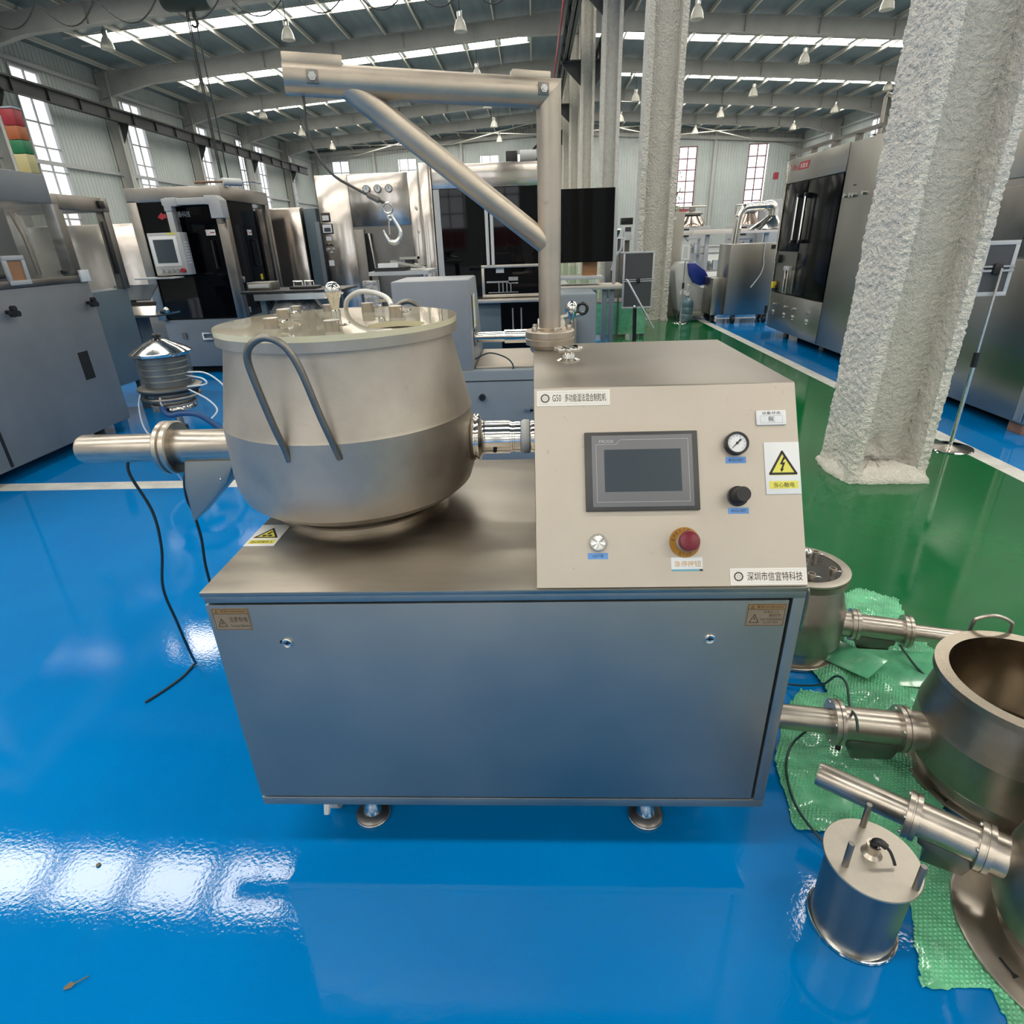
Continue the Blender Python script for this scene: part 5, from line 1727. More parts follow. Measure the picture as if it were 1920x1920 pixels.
# ---- pump with ball valve right of the crane pole
kx_ = thing('grey_pump_box', 'grey rounded pump box seen just right of the crane pole', 'machine', (.42, 6.3, 0))
MB().box(.10, .60, 6.0, 6.6, .05, 1.16).obj('pump_housing', 'paint_bluegrey', kx_, .03)
MB().box(.05, .40, 5.86, 6.0, .3, .95).obj('pump_lid', 'steel_dark', kx_, .01)
kv = thing('ball_valve', 'polished ball valve with black ring handle behind the crane pole', 'valve', (.29, 5.0, .5))
MB().lathe([(.016, 1.02), (.016, 1.05), (.03, 1.07), (.05, 1.11), (.052, 1.13), (.045, 1.16), (.02, 1.185), (0, 1.187)], (.30, 5.0, 0), (0, 0, 1), 24).obj('valve_ball', 'steel_polished', kv)
MB().cyl((.30, 5.0, 0.0), (.30, 5.0, 1.03), .02, None, 14).obj('valve_stem', 'steel_pipe', kv)
MB().ring((.385, 5.02, 1.125), (.25, 1, 0), .040, .013, 24, 8).obj('ring_handle', 'black_plastic', kv)
MB().cyl((.20, 5.0, 1.06), (.40, 5.04, 1.085), .018, None, 12).obj('valve_pipe', 'steel', kv)

# ================================================================ vacuum receiver behind the discharge tube
v = thing('filter_vessel', 'glass-walled filter vessel with conical steel lid on a stem behind the discharge tube', 'vessel', (-2.90, 4.55, 0))
vx, vy = -2.88, 4.55
MB().lathe([(.215, .935), (.218, .945), (.218, .955), (.205, .962), (.17, .985), (.06, 1.04), (.045, 1.046), (0, 1.046)], (vx, vy, 0), (0, 0, 1), 48).obj('cone_lid', 'steel_polished', v)
kb = MB().cyl((vx, vy, 1.044), (vx, vy, 1.065), .018, None, 14).obj('lid_knob', 'black_plastic', v)
m = MB()
for i in range(4):
    m.sphere((vx + .022 * cos(i * pi / 2), vy + .022 * sin(i * pi / 2), 1.072), .014, 10)
m.obj('knob_star', 'black_plastic', kb)
MB().lathe([(.190, .705), (.190, .935)], (vx, vy, 0), (0, 0, 1), 48, caps=False).obj('glass_wall', 'glass_tube', v)
MB().lathe([(.165, .70), (.165, .93)], (vx, vy, 0), (0, 0, 1), 40).obj('filter_core', 'steel_dark', v)
for z in (.745, .79, .835, .88, .92):
    MB().ring((vx, vy, z), (0, 0, 1), .168, .008, 40, 6).obj('filter_rib', 'steel_dark', v)
MB().lathe([(.225, .675), (.232, .682), (.232, .690), (.215, .70), (.19, .706)], (vx, vy, 0), (0, 0, 1), 48).obj('lower_flange', 'steel_dark', v)
MB().lathe([(.15, .645), (.21, .655), (.222, .668), (.222, .676)], (vx, vy, 0), (0, 0, 1), 44).obj('gasket', 'black_rubber', v)
MB().ring((vx, vy, .615), (0, 0, 1), .195, .017, 44, 8).obj('ring_pipe', 'steel_dark', v)
MB().lathe([(.13, .57), (.13, .65)], (vx, vy, 0), (0, 0, 1), 32).obj('neck', 'steel', v)
MB().lathe([(.15, .545), (.165, .55), (.165, .565), (.15, .57)], (vx, vy, 0), (0, 0, 1), 36).obj('neck_ring', 'steel', v)
MB().lathe([(.155, .51), (.162, .515), (.162, .53), (.155, .545)], (vx, vy, 0), (0, 0, 1), 36).obj('bottom_ring', 'steel_polished', v)
MB().cyl((vx + .01, vy, .30), (vx, vy, .51), .028, None, 18).obj('stem', 'steel_pipe', v)
MB().lathe([(.045, .33), (.045, .37)], (vx + .01, vy, 0), (0, 0, 1), 18).obj('stem_clamp', 'black_rubber', v)
for i in range(3):
    t = radians(100 + 120 * i)
    MB().tube([(vx + .01, vy, .30), (vx + .06 * cos(t), vy + .06 * sin(t), .2), (vx + .12 * cos(t), vy + .12 * sin(t), 0.006)], .014, 8).obj('tripod_leg', 'steel_pipe', v)
MB().tube([(vx + .02, vy - .19, .64), (vx + .02, vy - .20, .60), (vx + .025, vy - .2, .575)], .012, 10).obj('tee_fitting', 'steel_polished', v)
MB().tube([(vx + .02, vy - .2, .575), (vx + .03, vy - .205, .53), (vx + .07, vy - .20, .505), (vx + .16, vy - .19, .515), (vx + .27, vy - .18, .50), (vx + .36, vy - .17, .43), (vx + .48, vy - .16, .30), (vx + .62, vy - .12, .03), (vx + .8, vy, .022)], [.022] * 9, 12, 6).obj('blue_hose', 'hose_blue', v)
for i, pts in enumerate(([(vx - .21, vy - .05, .66), (vx - .23, vy - .1, .55), (vx - .20, vy - .15, .38), (vx - .10, vy - .15, .26), (vx + .0, vy - .12, .22)],
                         [(vx + .2, vy - .1, .70), (vx + .36, vy - .12, .72), (vx + .33, vy - .1, .76), (vx + .16, vy - .02, .77)],
                         [(vx + .2, vy - .05, .80), (vx + .34, vy - .05, .79), (vx + .45, vy - .05, .70), (vx + .49, vy - .05, .58), (vx + .47, vy - .05, .42), (vx + .42, vy - .05, .36)],
                         [(vx + .2, vy - .1, .68), (vx + .33, vy - .1, .60), (vx + .40, vy - .12, .52), (vx + .36, vy - .16, .46)])):
    MB().tube(pts, .0065, 8, 8).obj('white_tube', 'tube_white', v)

# ================================================================ right-hand side
# ---- tall stainless steriliser with dark glass doors along the walkway
p = thing('freeze_dryer', 'tall stainless cabinet with smoked glass doors and a small red logo', 'cabinet', (4.6, 9.2, 0))
PF = FACE_L(4.05)
MB().box(4.06, 5.4, 7.3, 10.85, .12, 2.61).obj('cabinet_body', 'steel_green', p, .008)
MB().pbox(PF, -10.87, -8.88, 2.30, 2.63, -.01, .025).obj('header_panel', 'steel_green', p, .01)
MB().pbox(PF, -8.86, -7.3, .14, 2.62, -.01, .02).obj('side_panel', 'steel_green', p, .008)
MB().pbox(PF, -10.89, -10.83, .14, 2.62, -.01, .03).obj('edge_post', 'steel_polished', p, .004)
MB().pbox(PF, -10.83, -8.88, .14, .70, -.01, .02).obj('lower_panel', 'steel_green', p, .006)
MB().pbox(PF, -10.80, -8.90, .70, 2.29, -.03, -.008).obj('door_recess', 'dark_gap', p, smooth=0)
MB().pbox(PF, -10.80, -10.02, 1.35, 2.29, -.008, .012).obj('glass_door', 'dim_glass', p, .003)
MB().pbox(PF, -9.98, -8.92, .72, 2.29, -.008, .012).obj('glass_door', 'dim_glass', p, .003)
for a_ in (-10.17, -9.90):
    hd = handle_bar(MB(), PF, a_, 1.47, 2.10, .07, .018).obj('door_handle', 'steel_polished', p)
    for b_ in (1.45, 2.08):
        MB().pbox(PF, a_ - .03, a_ + .03, b_, b_ + .05, .012, .085).obj('handle_cap', 'black_plastic', hd, .006)
MB().pbox(PF, -10.80, -10.02, .72, 1.33, -.008, .005).obj('bench_niche', 'steel_dark', p, smooth=0)
for a_, w, z0, z1, mm in ((-10.30, .05, .72, 1.06, 'steel_polished'), (-10.18, .04, .72, 1.06, 'steel_polished'), (-10.35, .22, 1.06, 1.12, 'paint_light'), (-10.72, .10, 1.16, 1.28, 'black_plastic')):
    MB().pbox(PF, a_, a_ + w, z0, z1, .005, .06).obj('niche_fitting', mm, p, .003)
bt = MB().pcyl(PF, -10.66, .78, .005, .05, .055, seg=20).obj('button_box', 'black_plastic', p)
MB().pbox(PF, -10.70, -10.62, .77, .87, .03, .09).obj('yellow_box', 'yellow_sticker', p, .005)
for a_ in (-10.62, -10.15, -9.80, -9.28):
    MB().pcyl(PF, a_, .52, .02, .045, .024, seg=14).obj('switch', 'zinc', p)
    MB().pbox(PF, a_ - .05, a_ + .05, .40, .43, .02, .022).obj('switch_label', 'ink_grey', p, smooth=0)
    MB().pbox(PF, a_ - .03, a_ + .03, .36, .375, .02, .022).obj('switch_label', 'ink_grey', p, smooth=0)
for a_, b_ in ((-8.60, 2.02), (-8.52, 2.02), (-8.28, 2.03), (-8.75, 2.02)):
    MB().pcyl(PF, a_, b_, .02, .05, .026, seg=16).obj('push_button', 'zinc', p)
MB().pbox(PF, -8.60, -8.52, 2.12, 2.135, .02, .022).obj('button_label', 'ink', p, smooth=0)
text('Tofflon', PF, -10.74, -10.46, 2.47, 2.545, .026, 'ink_red', p)
lg = MB().ppoly(PF, [(-10.44, 2.455), (-10.08, 2.455), (-10.03, 2.555), (-10.39, 2.555)], .025, .027).obj('red_logo', 'ink_red', p, smooth=0)
text('东富龙', PF, -10.36, -10.10, 2.475, 2.538, .0275, 'white_sign', lg)
MB().box(4.06, 4.12, 7.3, 10.95, 2.70, 2.74).obj('roof_rail', 'steel_dark', p)
for y in (7.6, 8.8, 9.4, 10.1, 10.9):
    MB().box(4.06, 4.12, y - .04, y + .04, 2.60, 2.71).obj('rail_post', 'steel_dark', p)
MB().tube([(4.1, 8.35, 2.6), (4.1, 8.35, 3.0), (4.1, 8.32, 3.03), (4.35, 8.5, 3.0)], .022, 8).obj('roof_pipe', 'steel_pipe', p)
for y in (7.8, 9.2, 10.6):
    MB().cyl((4.3, y, 0), (4.3, y, .13), .05, .04, 16).obj('foot', 'steel_dark', p)
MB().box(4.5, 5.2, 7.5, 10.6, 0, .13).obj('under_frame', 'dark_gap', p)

# ---- stainless cabinet at the right edge on wooden blocks
q_ = thing('steel_cabinet', 'dull stainless cabinet on wooden blocks at the right edge behind the white column', 'cabinet', (4.8, 5.6, 0))
MB().box(4.06, 5.3, 4.93, 6.6, .10, 2.6).obj('cabinet_body', 'steel_green', q_, .01)
QF = FACE_L(4.06)
MB().pbox(QF, -6.58, -5.03, .12, 1.36, 0, .012).obj('lower_door', 'steel_green', q_, .004)
MB().pbox(QF, -6.58, -5.03, 1.38, 1.92, 0, .012).obj('upper_door', 'steel_dark', q_, .004)
MB().pbox(QF, -6.58, -4.95, 1.98, 2.6, 0, .015).obj('header', 'steel', q_, .004)
MB().pbox(QF, -5.02, -4.94, .12, 1.95, .0, .02).obj('corner_post', 'steel', q_, .006)
handle_bar(MB(), QF, -5.45, 1.52, 1.68, .05, .014).obj('door_handle', 'black_plastic', q_)
for y in (5.02, 6.3):
    wb = MB().box(4.10, 4.22, y - .06, y + .10, 0, .10).obj('wooden_block', 'wood', q_, .004)
MB().box(4.3, 5.2, 5.05, 6.5, 0, .095).obj('under_shadow_block', 'dark_gap', q_)  # near-black block set in for the shade under the cabinet

# ---- sign stands


def sign_stand(label, base, top_z, centre, w, hgt, tilt=0., group='floor sign stands', paper=False, ang=0., z_clip=.7):
    t = thing('sign_stand', label, 'sign', (base[0], base[1], 0), group)
    MB().lathe([(.16, 0), (.165, .004), (.160, .012), (.05, .022), (.02, .03), (0, .03)], (base[0], base[1], 0), (0, 0, 1), 40).obj('round_base', 'steel_polished', t)
    MB().cyl((base[0], base[1], .02), (base[0], base[1], z_clip), .015, None, 14).obj('lower_pole', 'steel_polished', t)
    MB().cyl((base[0], base[1], z_clip), (base[0], base[1], top_z), .010, None, 14).obj('upper_pole', 'steel_polished', t)
    MB().cyl((base[0], base[1], z_clip - .05), (base[0], base[1], z_clip + .06), .022, None, 14).obj('pole_clamp', 'black_plastic', t)
    u = V((cos(ang), sin(ang), 0))
    nf = V((sin(ang), -cos(ang), 0))
    vv = V((0, 0, 1)) * cos(tilt) - nf * sin(tilt)
    pl = (V(centre), u, vv, u.cross(vv))
    m = MB()
    rim(m, pl, -w / 2, w / 2, -hgt / 2, hgt / 2, .028 if not paper else .006, -.008, .008)
    fr = m.obj('board_frame', 'board_frame', t, .001)
    MB().pbox(pl, -w / 2 + .02, w / 2 - .02, -hgt / 2 + .02, hgt / 2 - .02, -.006, .004).obj('board_panel', 'paper' if paper else 'board_grey', t, smooth=0)
    if paper:
        m = MB().pbox(pl, -w * .38, w * .38, hgt * .34, hgt * .42, .004, .006)
        m.pbox(pl, -w * .2, w * .2, -hgt * .36, hgt * .22, .004, .006)
        m.obj('printed_figure', 'ink_grey', t, smooth=0)
        text('设备标识', pl, -w * .36, w * .36, hgt * .25, hgt * .33, .005, 'ink', t) if False else None
    else:
        MB().pbox(pl, -w / 2, w / 2, -.02, -.005, .008, .016).obj('cross_bar', 'zinc', t, smooth=0)
        MB().pbox(pl, -w / 2, w / 2, .010, .022, .008, .016).obj('cross_bar', 'zinc', t, smooth=0)
        MB().pbox(pl, -.03, .03, -.035, .035, .008, .03).obj('board_clip', 'black_plastic', t, .004)
    return t


sign_stand('blank grey board in a white frame on a chrome pole beside the white column', (3.34, 4.67), 1.35, (3.32, 4.70, 1.345), .235, .37, ang=0.)
sign_stand('large blank grey board in a white frame before the second white column', (1.66, 10.4), .62, (1.68, 10.3, .98), .50, .86, ang=.06, z_clip=.4)
sign_stand('white paper notice on a thin chrome pole beside the water bottle', (2.95, 12.6), 1.16, (2.94, 12.58, 1.335), .20, .36, paper=True, ang=-.12)
lb = thing('leaning_board', 'pale board seen edge-on leaning on a black stand near the walkway', 'board', (1.65, 10.0, 0))
MB().obox((1.64, 9.75, .68), (.21, -.05, -.35), (.012, .02, 0), (.01, .16, .0)).obj('board_leaf', 'board_frame', lb, .004)
MB().cyl((1.60, 9.85, 0), (1.58, 9.85, .60), .03, None, 14).obj('stand_post', 'black_rubber', lb)
MB().sphere((1.58, 9.84, .62), .03, 14).obj('stand_knob', 'steel_polished', lb)
mp_ = thing('black_pole', 'thin black telescopic pole standing by the side shelf of the black glass cabinet', 'pole', (1.27, 10.2, 0))
MB().cyl((1.27, 10.2, 0), (1.27, 10.2, .45), .022, None, 12).obj('pole_lower', 'black_rubber', mp_)
MB().cyl((1.27, 10.2, .40), (1.24, 10.2, 1.15), .014, None, 12).obj('pole_upper', 'black_rubber', mp_)
MB().tube([(1.24, 10.2, 1.15), (1.29, 10.15, 1.35), (1.36, 10.1, 1.45), (1.37, 10.1, 1.60)], .02, 8, 3).obj('pole_arm', 'board_frame', mp_)
wf = thing('white_frame_board', 'narrow dark panel in a white frame behind the thin black pole', 'board', (1.43, 10.9, 0))
m = MB()
rim(m, FRONT(10.9), 1.38, 1.52, 1.38, 1.62, .02, 0, .02)
m.obj('panel_frame', 'paper', wf, smooth=0)
MB().box(1.40, 1.50, 10.9, 10.91, 1.40, 1.60).obj('panel_dark', 'board_grey', wf)
MB().cyl((1.45, 10.91, 0), (1.45, 10.91, 1.39), .015, None, 10).obj('panel_post', 'steel_dark', wf)

# small equipment behind the swung-open glass door
eq = thing('tablet_press', 'small machine with teal hopper and white control heads behind the open glass door', 'machine', (1.75, 14.0, 0))
MB().box(1.55, 2.05, 13.9, 14.5, 0, 1.55).obj('machine_frame', 'steel_dark', eq, .01)
MB().lathe([(.05, 1.52), (.14, 1.68), (.15, 1.75)], (1.68, 13.85, 0), (0, 0, 1), 24).obj('hopper', 'teal_funnel', eq)
MB().box(1.55, 1.83, 13.7, 14.0, 1.75, 1.78).obj('hopper_plate', 'steel_polished', eq)
MB().box(1.62, 1.76, 13.8, 13.95, 1.85, 2.16).obj('white_column_unit', 'copper_sheen', eq, .01)
MB().box(1.64, 1.74, 13.79, 13.80, 1.86, 1.95).obj('white_card', 'paper', eq)
MB().box(1.90, 2.06, 13.75, 13.95, 1.55, 1.82).obj('control_head', 'white_sign', eq, .006)
MB().box(1.92, 2.04, 13.74, 13.75, 1.72, 1.80).obj('control_display', 'board_grey', eq)
MB().box(1.85, 2.10, 13.9, 14.1, 1.85, 1.98).obj('upper_bracket', 'black_plastic', eq, .01)
gw = thing('wrapped_glass_bench', 'low bench with green-tinted clear sheet wrapped around its legs before the column', 'bench', (1.5, 11.3, 0))
for x, y in ((1.05, 11.0), (1.9, 11.0), (1.05, 11.6), (1.9, 11.6)):
    MB().box(x - .04, x + .04, y - .04, y + .04, 0, .8).obj('leg', 'paint_slate', gw)
MB().box(1.0, 1.95, 10.95, 11.65, .55, .60).obj('bench_shelf', 'steel_dark', gw)
MB().box(1.0, 1.95, 10.93, 10.95, .05, .58).obj('wrap_sheet', 'wrap_green_flat', gw)

# beige control box on the second column
bc = thing('beige_cabinet', 'narrow beige switch cabinet standing beside the second white column', 'cabinet', (2.98, 13.9, 0))
MB().box(2.84, 3.14, 13.75, 14.1, .0, 2.05).obj('cabinet_shell', 'paint_beige', bc, .008)
MB().pbox(FRONT(13.75), 2.90, 2.96, 1.9, 1.96, 0, .01).obj('lamp_lens', 'white_sign', bc)
MB().pbox(FRONT(13.75), 2.84, 2.90, .95, 1.03, 0, .05).obj('plug', 'black_plastic', bc)
MB().pbox(FRONT(13.75), 2.92, 2.99, .85, .95, 0, .05).obj('yellow_tag', 'yellow', bc)

# scrubber machine with the blue cover
sc = thing('floor_scrubber', 'grey wheeled floor scrubber with a round blue cover beside the walkway', 'scrubber', (3.2, 13.3, 0))
MB().prism([(3.0, 13.05, .16), (2.92, 13.05, .60), (2.86, 13.05, .95), (2.95, 13.05, 1.10), (3.14, 13.05, 1.12), (3.25, 13.05, .70), (3.45, 13.05, .62), (3.66, 13.05, .60), (3.78, 13.05, .45), (3.80, 13.05, .30), (3.70, 13.05, .16)], (0, .6, 0)).obj('scrubber_body', 'paint_light', sc, .03)
m = MB().prism([(3.10, 13.01, 1.10), (3.26, 13.01, 1.10), (3.46, 13.01, .96), (3.58, 13.01, .78), (3.54, 13.01, .70), (3.40, 13.01, .66), (3.25, 13.01, .72), (3.14, 13.01, .88)], (0, .12, 0))
m.obj('blue_cover', 'disc_blue', sc, .03)
MB().box(3.05, 3.80, 13.0, 13.66, .06, .16).obj('brush_deck', 'paint_beige', sc, .02)
for x in (3.05, 3.6):
    MB().cyl((x, 12.98, .08), (x, 13.06, .08), .08, None, 20).obj('wheel', 'black_rubber', sc)
MB().pbox(FRONT(13.05), 3.0, 3.2, .50, .58, 0, .004).obj('maker_plate', 'white_sign', sc, smooth=0)
# water bottle
wbt = thing('water_bottle', 'translucent blue water cooler bottle standing on the green walkway edge', 'bottle', (3.10, 12.80, 0))
MB().lathe([(0, .004), (.12, .004), (.13, .02), (.13, .14), (.124, .15), (.13, .16), (.13, .27), (.124, .28), (.13, .29), (.13, .38), (.10, .43), (.035, .46), (.03, .50), (0, .50)], (3.10, 12.80, 0), (0, 0, 1), 36).obj('bottle_body', 'bottle_blue', wbt)
pm = MB().lathe([(.035, .495), (.035, .53), (.02, .54), (.02, .60), (.03, .62), (.025, .70), (0, .72)], (3.10, 12.80, 0), (0, 0, 1), 20).obj('bottle_pump', 'white_plastic', wbt)

# wheeled dust collector with a duct and hood
dc = thing('dust_collector', 'wheeled stainless dust collector with a bent duct ending in a conical hood', 'machine', (4.1, 12.7, 0))
MB().box(3.70, 4.75, 12.25, 13.0, .16, 1.43).obj('collector_body', 'steel_green', dc, .012)
MB().box(3.46, 3.70, 12.35, 13.0, .16, .84).obj('side_box', 'steel_green', dc, .01)
for x, y in ((3.55, 12.5), (3.90, 12.32), (4.50, 12.32), (4.60, 12.9)):
    w = MB().cyl((x - .03, y, .075), (x + .03, y, .075), .075, None, 20).obj('castor_wheel', 'black_rubber', dc)
    MB().box(x - .04, x + .04, y - .03, y + .03, .10, .17).obj('castor_fork', 'steel_dark', w)
MB().tube([(3.86, 12.6, 1.40), (3.88, 12.6, 1.75), (3.90, 12.6, 1.92), (3.97, 12.6, 2.03), (4.10, 12.6, 2.06), (4.40, 12.6, 2.07)], .075, 20, 6).obj('duct', 'steel_polished', dc)
MB().tube([(4.34, 12.6, 2.06), (4.44, 12.6, 2.07), (4.50, 12.6, 2.03), (4.51, 12.6, 1.95), (4.51, 12.6, 1.85)], .09, 20, 5).obj('duct_elbow', 'steel_polished', dc)
MB().lathe([(.39, 1.655), (.40, 1.66), (.40, 1.68), (.12, 1.86), (.088, 1.90)], (4.50, 12.6, 0), (0, 0, 1), 40).obj('hood_cone', 'steel_polished', dc)
MB().tube([(4.32, 12.24, 1.42), (4.32, 12.235, 1.2), (4.34, 12.235, 1.05), (4.30, 12.235, .88), (4.15, 12.235, .66)], .010, 8, 6).obj('white_cable', 'white_plastic', dc)
MB().box(4.45, 4.62, 12.235, 12.25, 1.33, 1.40).obj('switch_panel', 'black_plastic', dc)
MB().box(4.48, 4.66, 12.238, 12.25, .17, .32).obj('vent_grille', 'black_plastic', dc)
cv = thing('white_canopy', 'long pale flat table top spanning behind the dust collector', 'table', (4.8, 15.0, 0))
MB().box(3.55, 6.6, 14.6, 15.6, 1.60, 1.70).obj('table_slab', 'pale_board', cv, .006)
for x in (3.9, 5.2, 6.4):
    MB().box(x - .04, x + .04, 14.7, 14.78, 0, 1.62).obj('leg', 'paint_light', cv)
tk = [(4.25, 17.6, .30, 'wide copper-toned mixing kettle with clamped lid beyond the pale table'), (5.75, 17.6, .22, 'small polished kettle with pipe frame beyond the pale table')]
for x, y, r, lab in tk:
    k_ = thing('mixing_kettle', lab, 'kettle', (x, y, 0), 'kettles beyond the pale table')
    MB().box(x - .45, x + .45, y - .1, y + .6, 0, 1.80).obj('kettle_stand', 'paint_light', k_, .01)
    MB().lathe([(r * 1.25, 1.80), (r * 1.2, 1.88), (r * .8, 2.05), (r * .78, 2.08)], (x, y + .25, 0), (0, 0, 1), 32).obj('kettle_body', 'copper_sheen', k_)
    MB().lathe([(r * .95, 2.08), (r * .95, 2.12), (r * .3, 2.18), (r * .25, 2.28), (0, 2.28)], (x, y + .25, 0), (0, 0, 1), 32).obj('kettle_lid', 'steel_dark', k_)
    MB().tube([(x - .42, y, 1.8), (x - .42, y, 2.2), (x - .36, y, 2.27), (x + .3, y, 2.27)], .02, 8, 2).obj('pipe_frame', 'steel_pipe', k_)
    MB().box(x - .3, x - .12, y - .12, y - .1, 1.55, 1.75).obj('control_panel', 'black_plastic', k_)
for i, (x, w, mm, z1, lab) in enumerate(((3.95, .35, 'paint_light', 1.55, 'pale grey equipment rack with bottles below the pale table'), (4.45, .45, 'steel', 1.35, 'stainless filling stand below the pale table'), (5.15, .5, 'paint_bluegrey', 1.5, 'blue-grey control desk below the pale table'))):
    r_ = thing('equipment_rack', lab, 'rack', (x, 16.3, 0), 'equipment below the pale table')
    for dx in (-w / 2, w / 2 - .05):
        MB().box(x + dx, x + dx + .05, 16.2, 16.26, 0, z1).obj('upright', mm, r_)
    for z in (.35, .75, 1.15, z1 - .05):
        MB().box(x - w / 2, x + w / 2, 16.15, 16.6, z, z + .04).obj('shelf', mm, r_)
    for z in (.39, .79, 1.19):
        if z + .2 < z1:
            MB().lathe([(.07, z), (.08, z + .02), (.08, z + .15), (.04, z + .2), (0, z + .2)], (x - .05, 16.3, 0), (0, 0, 1), 18).obj('jar', 'bag_clear', r_)
            MB().box(x + .05, x + .17, 16.22, 16.35, z, z + .22).obj('carton', 'paper', r_)
pc = thing('wall_panel_cabinet', 'tall pale electrical cabinet with a signal light behind the dust collector', 'cabinet', (6.0, 17.0, 0))
MB().box(5.9, 6.6, 17.0, 17.5, 0, 2.35).obj('cabinet_shell', 'paint_light', pc, .01)
MB().box(6.28, 6.42, 16.985, 17.0, 1.9, 2.05).obj('cabinet_screen', 'black_plastic', pc)
MB().cyl((6.1, 17.2, 2.35), (6.1, 17.2, 2.8), .012, None, 8).obj('lamp_post', 'paint_light', pc)
MB().box(6.05, 6.15, 17.15, 17.25, 2.8, 2.95).obj('signal_light', 'signal_red', pc)

# ================================================================ overhead
# ---- bell lamps
l0 = None
lamp_xy = []
for X_, zz_ in ((-19.3, 10.4), (-10.9, 10.4), (-3.1, 10.4), (7.3, 10.4), (15.4, 10.4), (24.5, 10.4)):
    for Y_ in (32.8, 41.4, 49.9, 57.8, 66.2):
        lamp_xy.append((X_, Y_))
ROWS = {-19.3: 'along the left windows', -10.9: 'midway over the left bay', -3.1: 'left of the middle columns', 7.3: 'right of the middle columns', 15.4: 'midway over the right bay', 24.5: 'along the far right wall'}
ORD = {32.8: 'nearest', 41.4: 'second', 49.9: 'third', 57.8: 'fourth', 66.2: 'farthest'}
for (X_, Y_) in lamp_xy:
    lab = '%s bell-shaped hanging lamp in the row %s' % (ORD[Y_], ROWS[X_])
    if l0 is None:
        l0 = thing('hanging_lamp', lab, 'lamp', (X_, Y_, 10.4), 'bell lamps under the roof')
        MB().lathe([(.30, -.28), (.295, -.26), (.25, -.05), (.17, .12), (.11, .20), (.10, .24)], (X_, Y_, 10.4), (0, 0, 1), 24, caps=False).obj('lamp_bell', 'lamp_bell', l0)
        MB().lathe([(.10, .24), (.12, .25), (.12, .42), (.08, .46), (0, .46)], (X_, Y_, 10.4), (0, 0, 1), 16).obj('lamp_socket', 'zinc', l0)
    else:
        o = dup(l0, (X_ + 19.3, Y_ - 32.8, 0), lab)
        WORLD_M[o.name] = Matrix.Translation((X_, Y_, 10.4))

# lamp cords reach up to the roof
for o in [q for q in bpy.data.objects if q.name.startswith('hanging_lamp')]:
    x, y, z = o.location
    MB().cyl((x, y, 10.85), (x, y, roof_z(x) - .02), .014, None, 6).obj('lamp_cord', 'black_rubber', o)

# ---- electric hoist with its hook and ropes
ho = thing('electric_hoist', 'dark green electric hoist with hook and hanging control ropes under the roof', 'hoist', (-11.6, 25, 8.9))
MB().lathe([(.30, -.8), (.36, -.7), (.38, 0), (.36, .7), (.30, .8)], (-11.6, 25, 9.4), (1, 0, 0), 24).obj('hoist_drum', 'hoist_green', ho)
MB().box(-12.1, -11.1, 24.7, 25.3, 9.6, 9.95).obj('hoist_trolley', 'hoist_green', ho, .03)
hkp = [(-11.45, 25, 9.0), (-11.45, 25, 8.86), (-11.36, 25, 8.76), (-11.38, 25, 8.64), (-11.48, 25, 8.60), (-11.57, 25, 8.66)]
MB().tube(hkp, .04, 8, 4).obj('hoist_hook', 'black_plastic', ho)
for x, z1 in ((-11.68, 3.2), (-11.40, 3.2), (-11.62, 3.0)):
    MB().cyl((x, 25, z1), (x, 25, 9.1), .022, None, 6).obj('control_rope', 'black_rubber', ho)
br = MB()
br.box(XL + 1.1, 1.5, 24.6, 24.7, 9.95, 10.75)
br.box(XL + 1.1, 1.5, 25.3, 25.4, 9.95, 10.75)
br.box(XL + 1.1, 1.5, 24.5, 25.5, 10.72, 10.78)
for x in (XL + 1.05, 1.55):
    br.box(x - .25, x + .25, 23.6, 26.4, 9.45 if x > 0 else 9.25, 10.0)
tag(br.obj('bridge_crane', 'crane_dark', smooth=0), 'bridge crane girder spanning the left bay above the picture', 'crane')
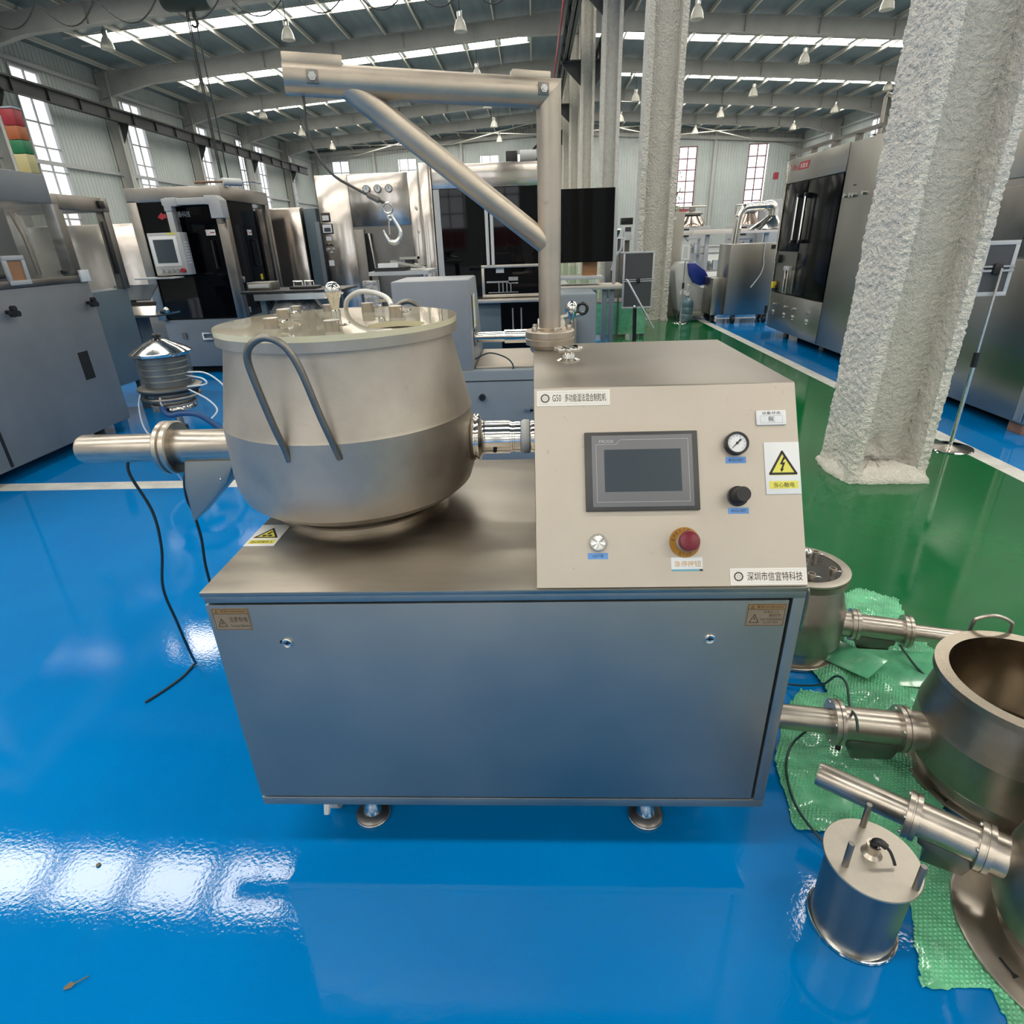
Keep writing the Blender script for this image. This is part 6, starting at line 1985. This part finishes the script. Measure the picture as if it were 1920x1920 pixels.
# festoon cables looped along the roof frames
for (xs, y, z, lab) in (([-22.2, -19.6, -17.2, -14.6, -12.0, -9.4, -7.0, -4.6, -2.4, -.4], 29.2, 10.9, 'left'), ([5.4, 8.6, 11.5, 14.4, 17.2], 29.2, 10.9, 'right')):
    fs = thing('festoon_cable', 'row of black festoon cable loops under the %s roof slope' % ('near' if lab == 'left' else 'far'), 'cable', (xs[0], y, z))
    MB().cyl((xs[0], y, z + .05), (xs[-1], y, z + .05), .015, None, 6).obj('track_wire', 'zinc', fs)
    for a_, b_ in zip(xs[:-1], xs[1:]):
        n = 12
        pts = [(a_ + (b_ - a_) * i / n, y, z - .9 * (1 - (2 * i / n - 1) ** 2)) for i in range(n + 1)]
        MB().tube(pts, .026, 6).obj('cable_loop', 'black_rubber', fs)

# ---- outside the far windows
tree = thing('street_tree', 'green tree outside the far window right of the column', 'tree', (16.6, 84, 0))
MB().cyl((16.6, 84, 0), (16.6, 84, 5), .2, .1, 10).obj('trunk', 'wood', tree)
m = MB()
rnd = random.Random(4)
for i in range(420):
    c_ = V((16.6 + rnd.gauss(0, .9), 84 + rnd.gauss(0, .9), 5.2 + rnd.gauss(0, 1.3)))
    u_ = V((rnd.uniform(-1, 1), rnd.uniform(-1, 1), rnd.uniform(-1, 1))).normalized() * .22
    w_ = u_.orthogonal().normalized() * .14
    m.add([c_ - u_, c_ + w_, c_ + u_, c_ - w_], [(0, 1, 2, 3)])
fo = m.obj('foliage', 'leaf_green', tree, smooth=0)
fo['kind'] = 'stuff'
rb = thing('red_building', 'low red building outside the far window', 'building', (19, 90, 0))
MB().box(15, 24, 90, 96, -.2, 4.6).obj('building_wall', 'red_outside', rb)
MB().box(14.7, 24.3, 89.7, 96.3, 4.6, 4.85).obj('roof_edge', 'paint_light', rb)
rg = thing('red_truck_box', 'red cargo box outside the window wall behind the camera', 'building', (-3, YA - 4, 0))
MB().box(-12, 2, YA - 8, YA - 5, -.2, 2.6).obj('cargo_box', 'red_outside', rg)
gr = MB().box(-120, 120, -90, 160, -.3, -.21).obj('ground_outside', 'concrete', smooth=0)
struct(gr, 'pale ground outside the hall')
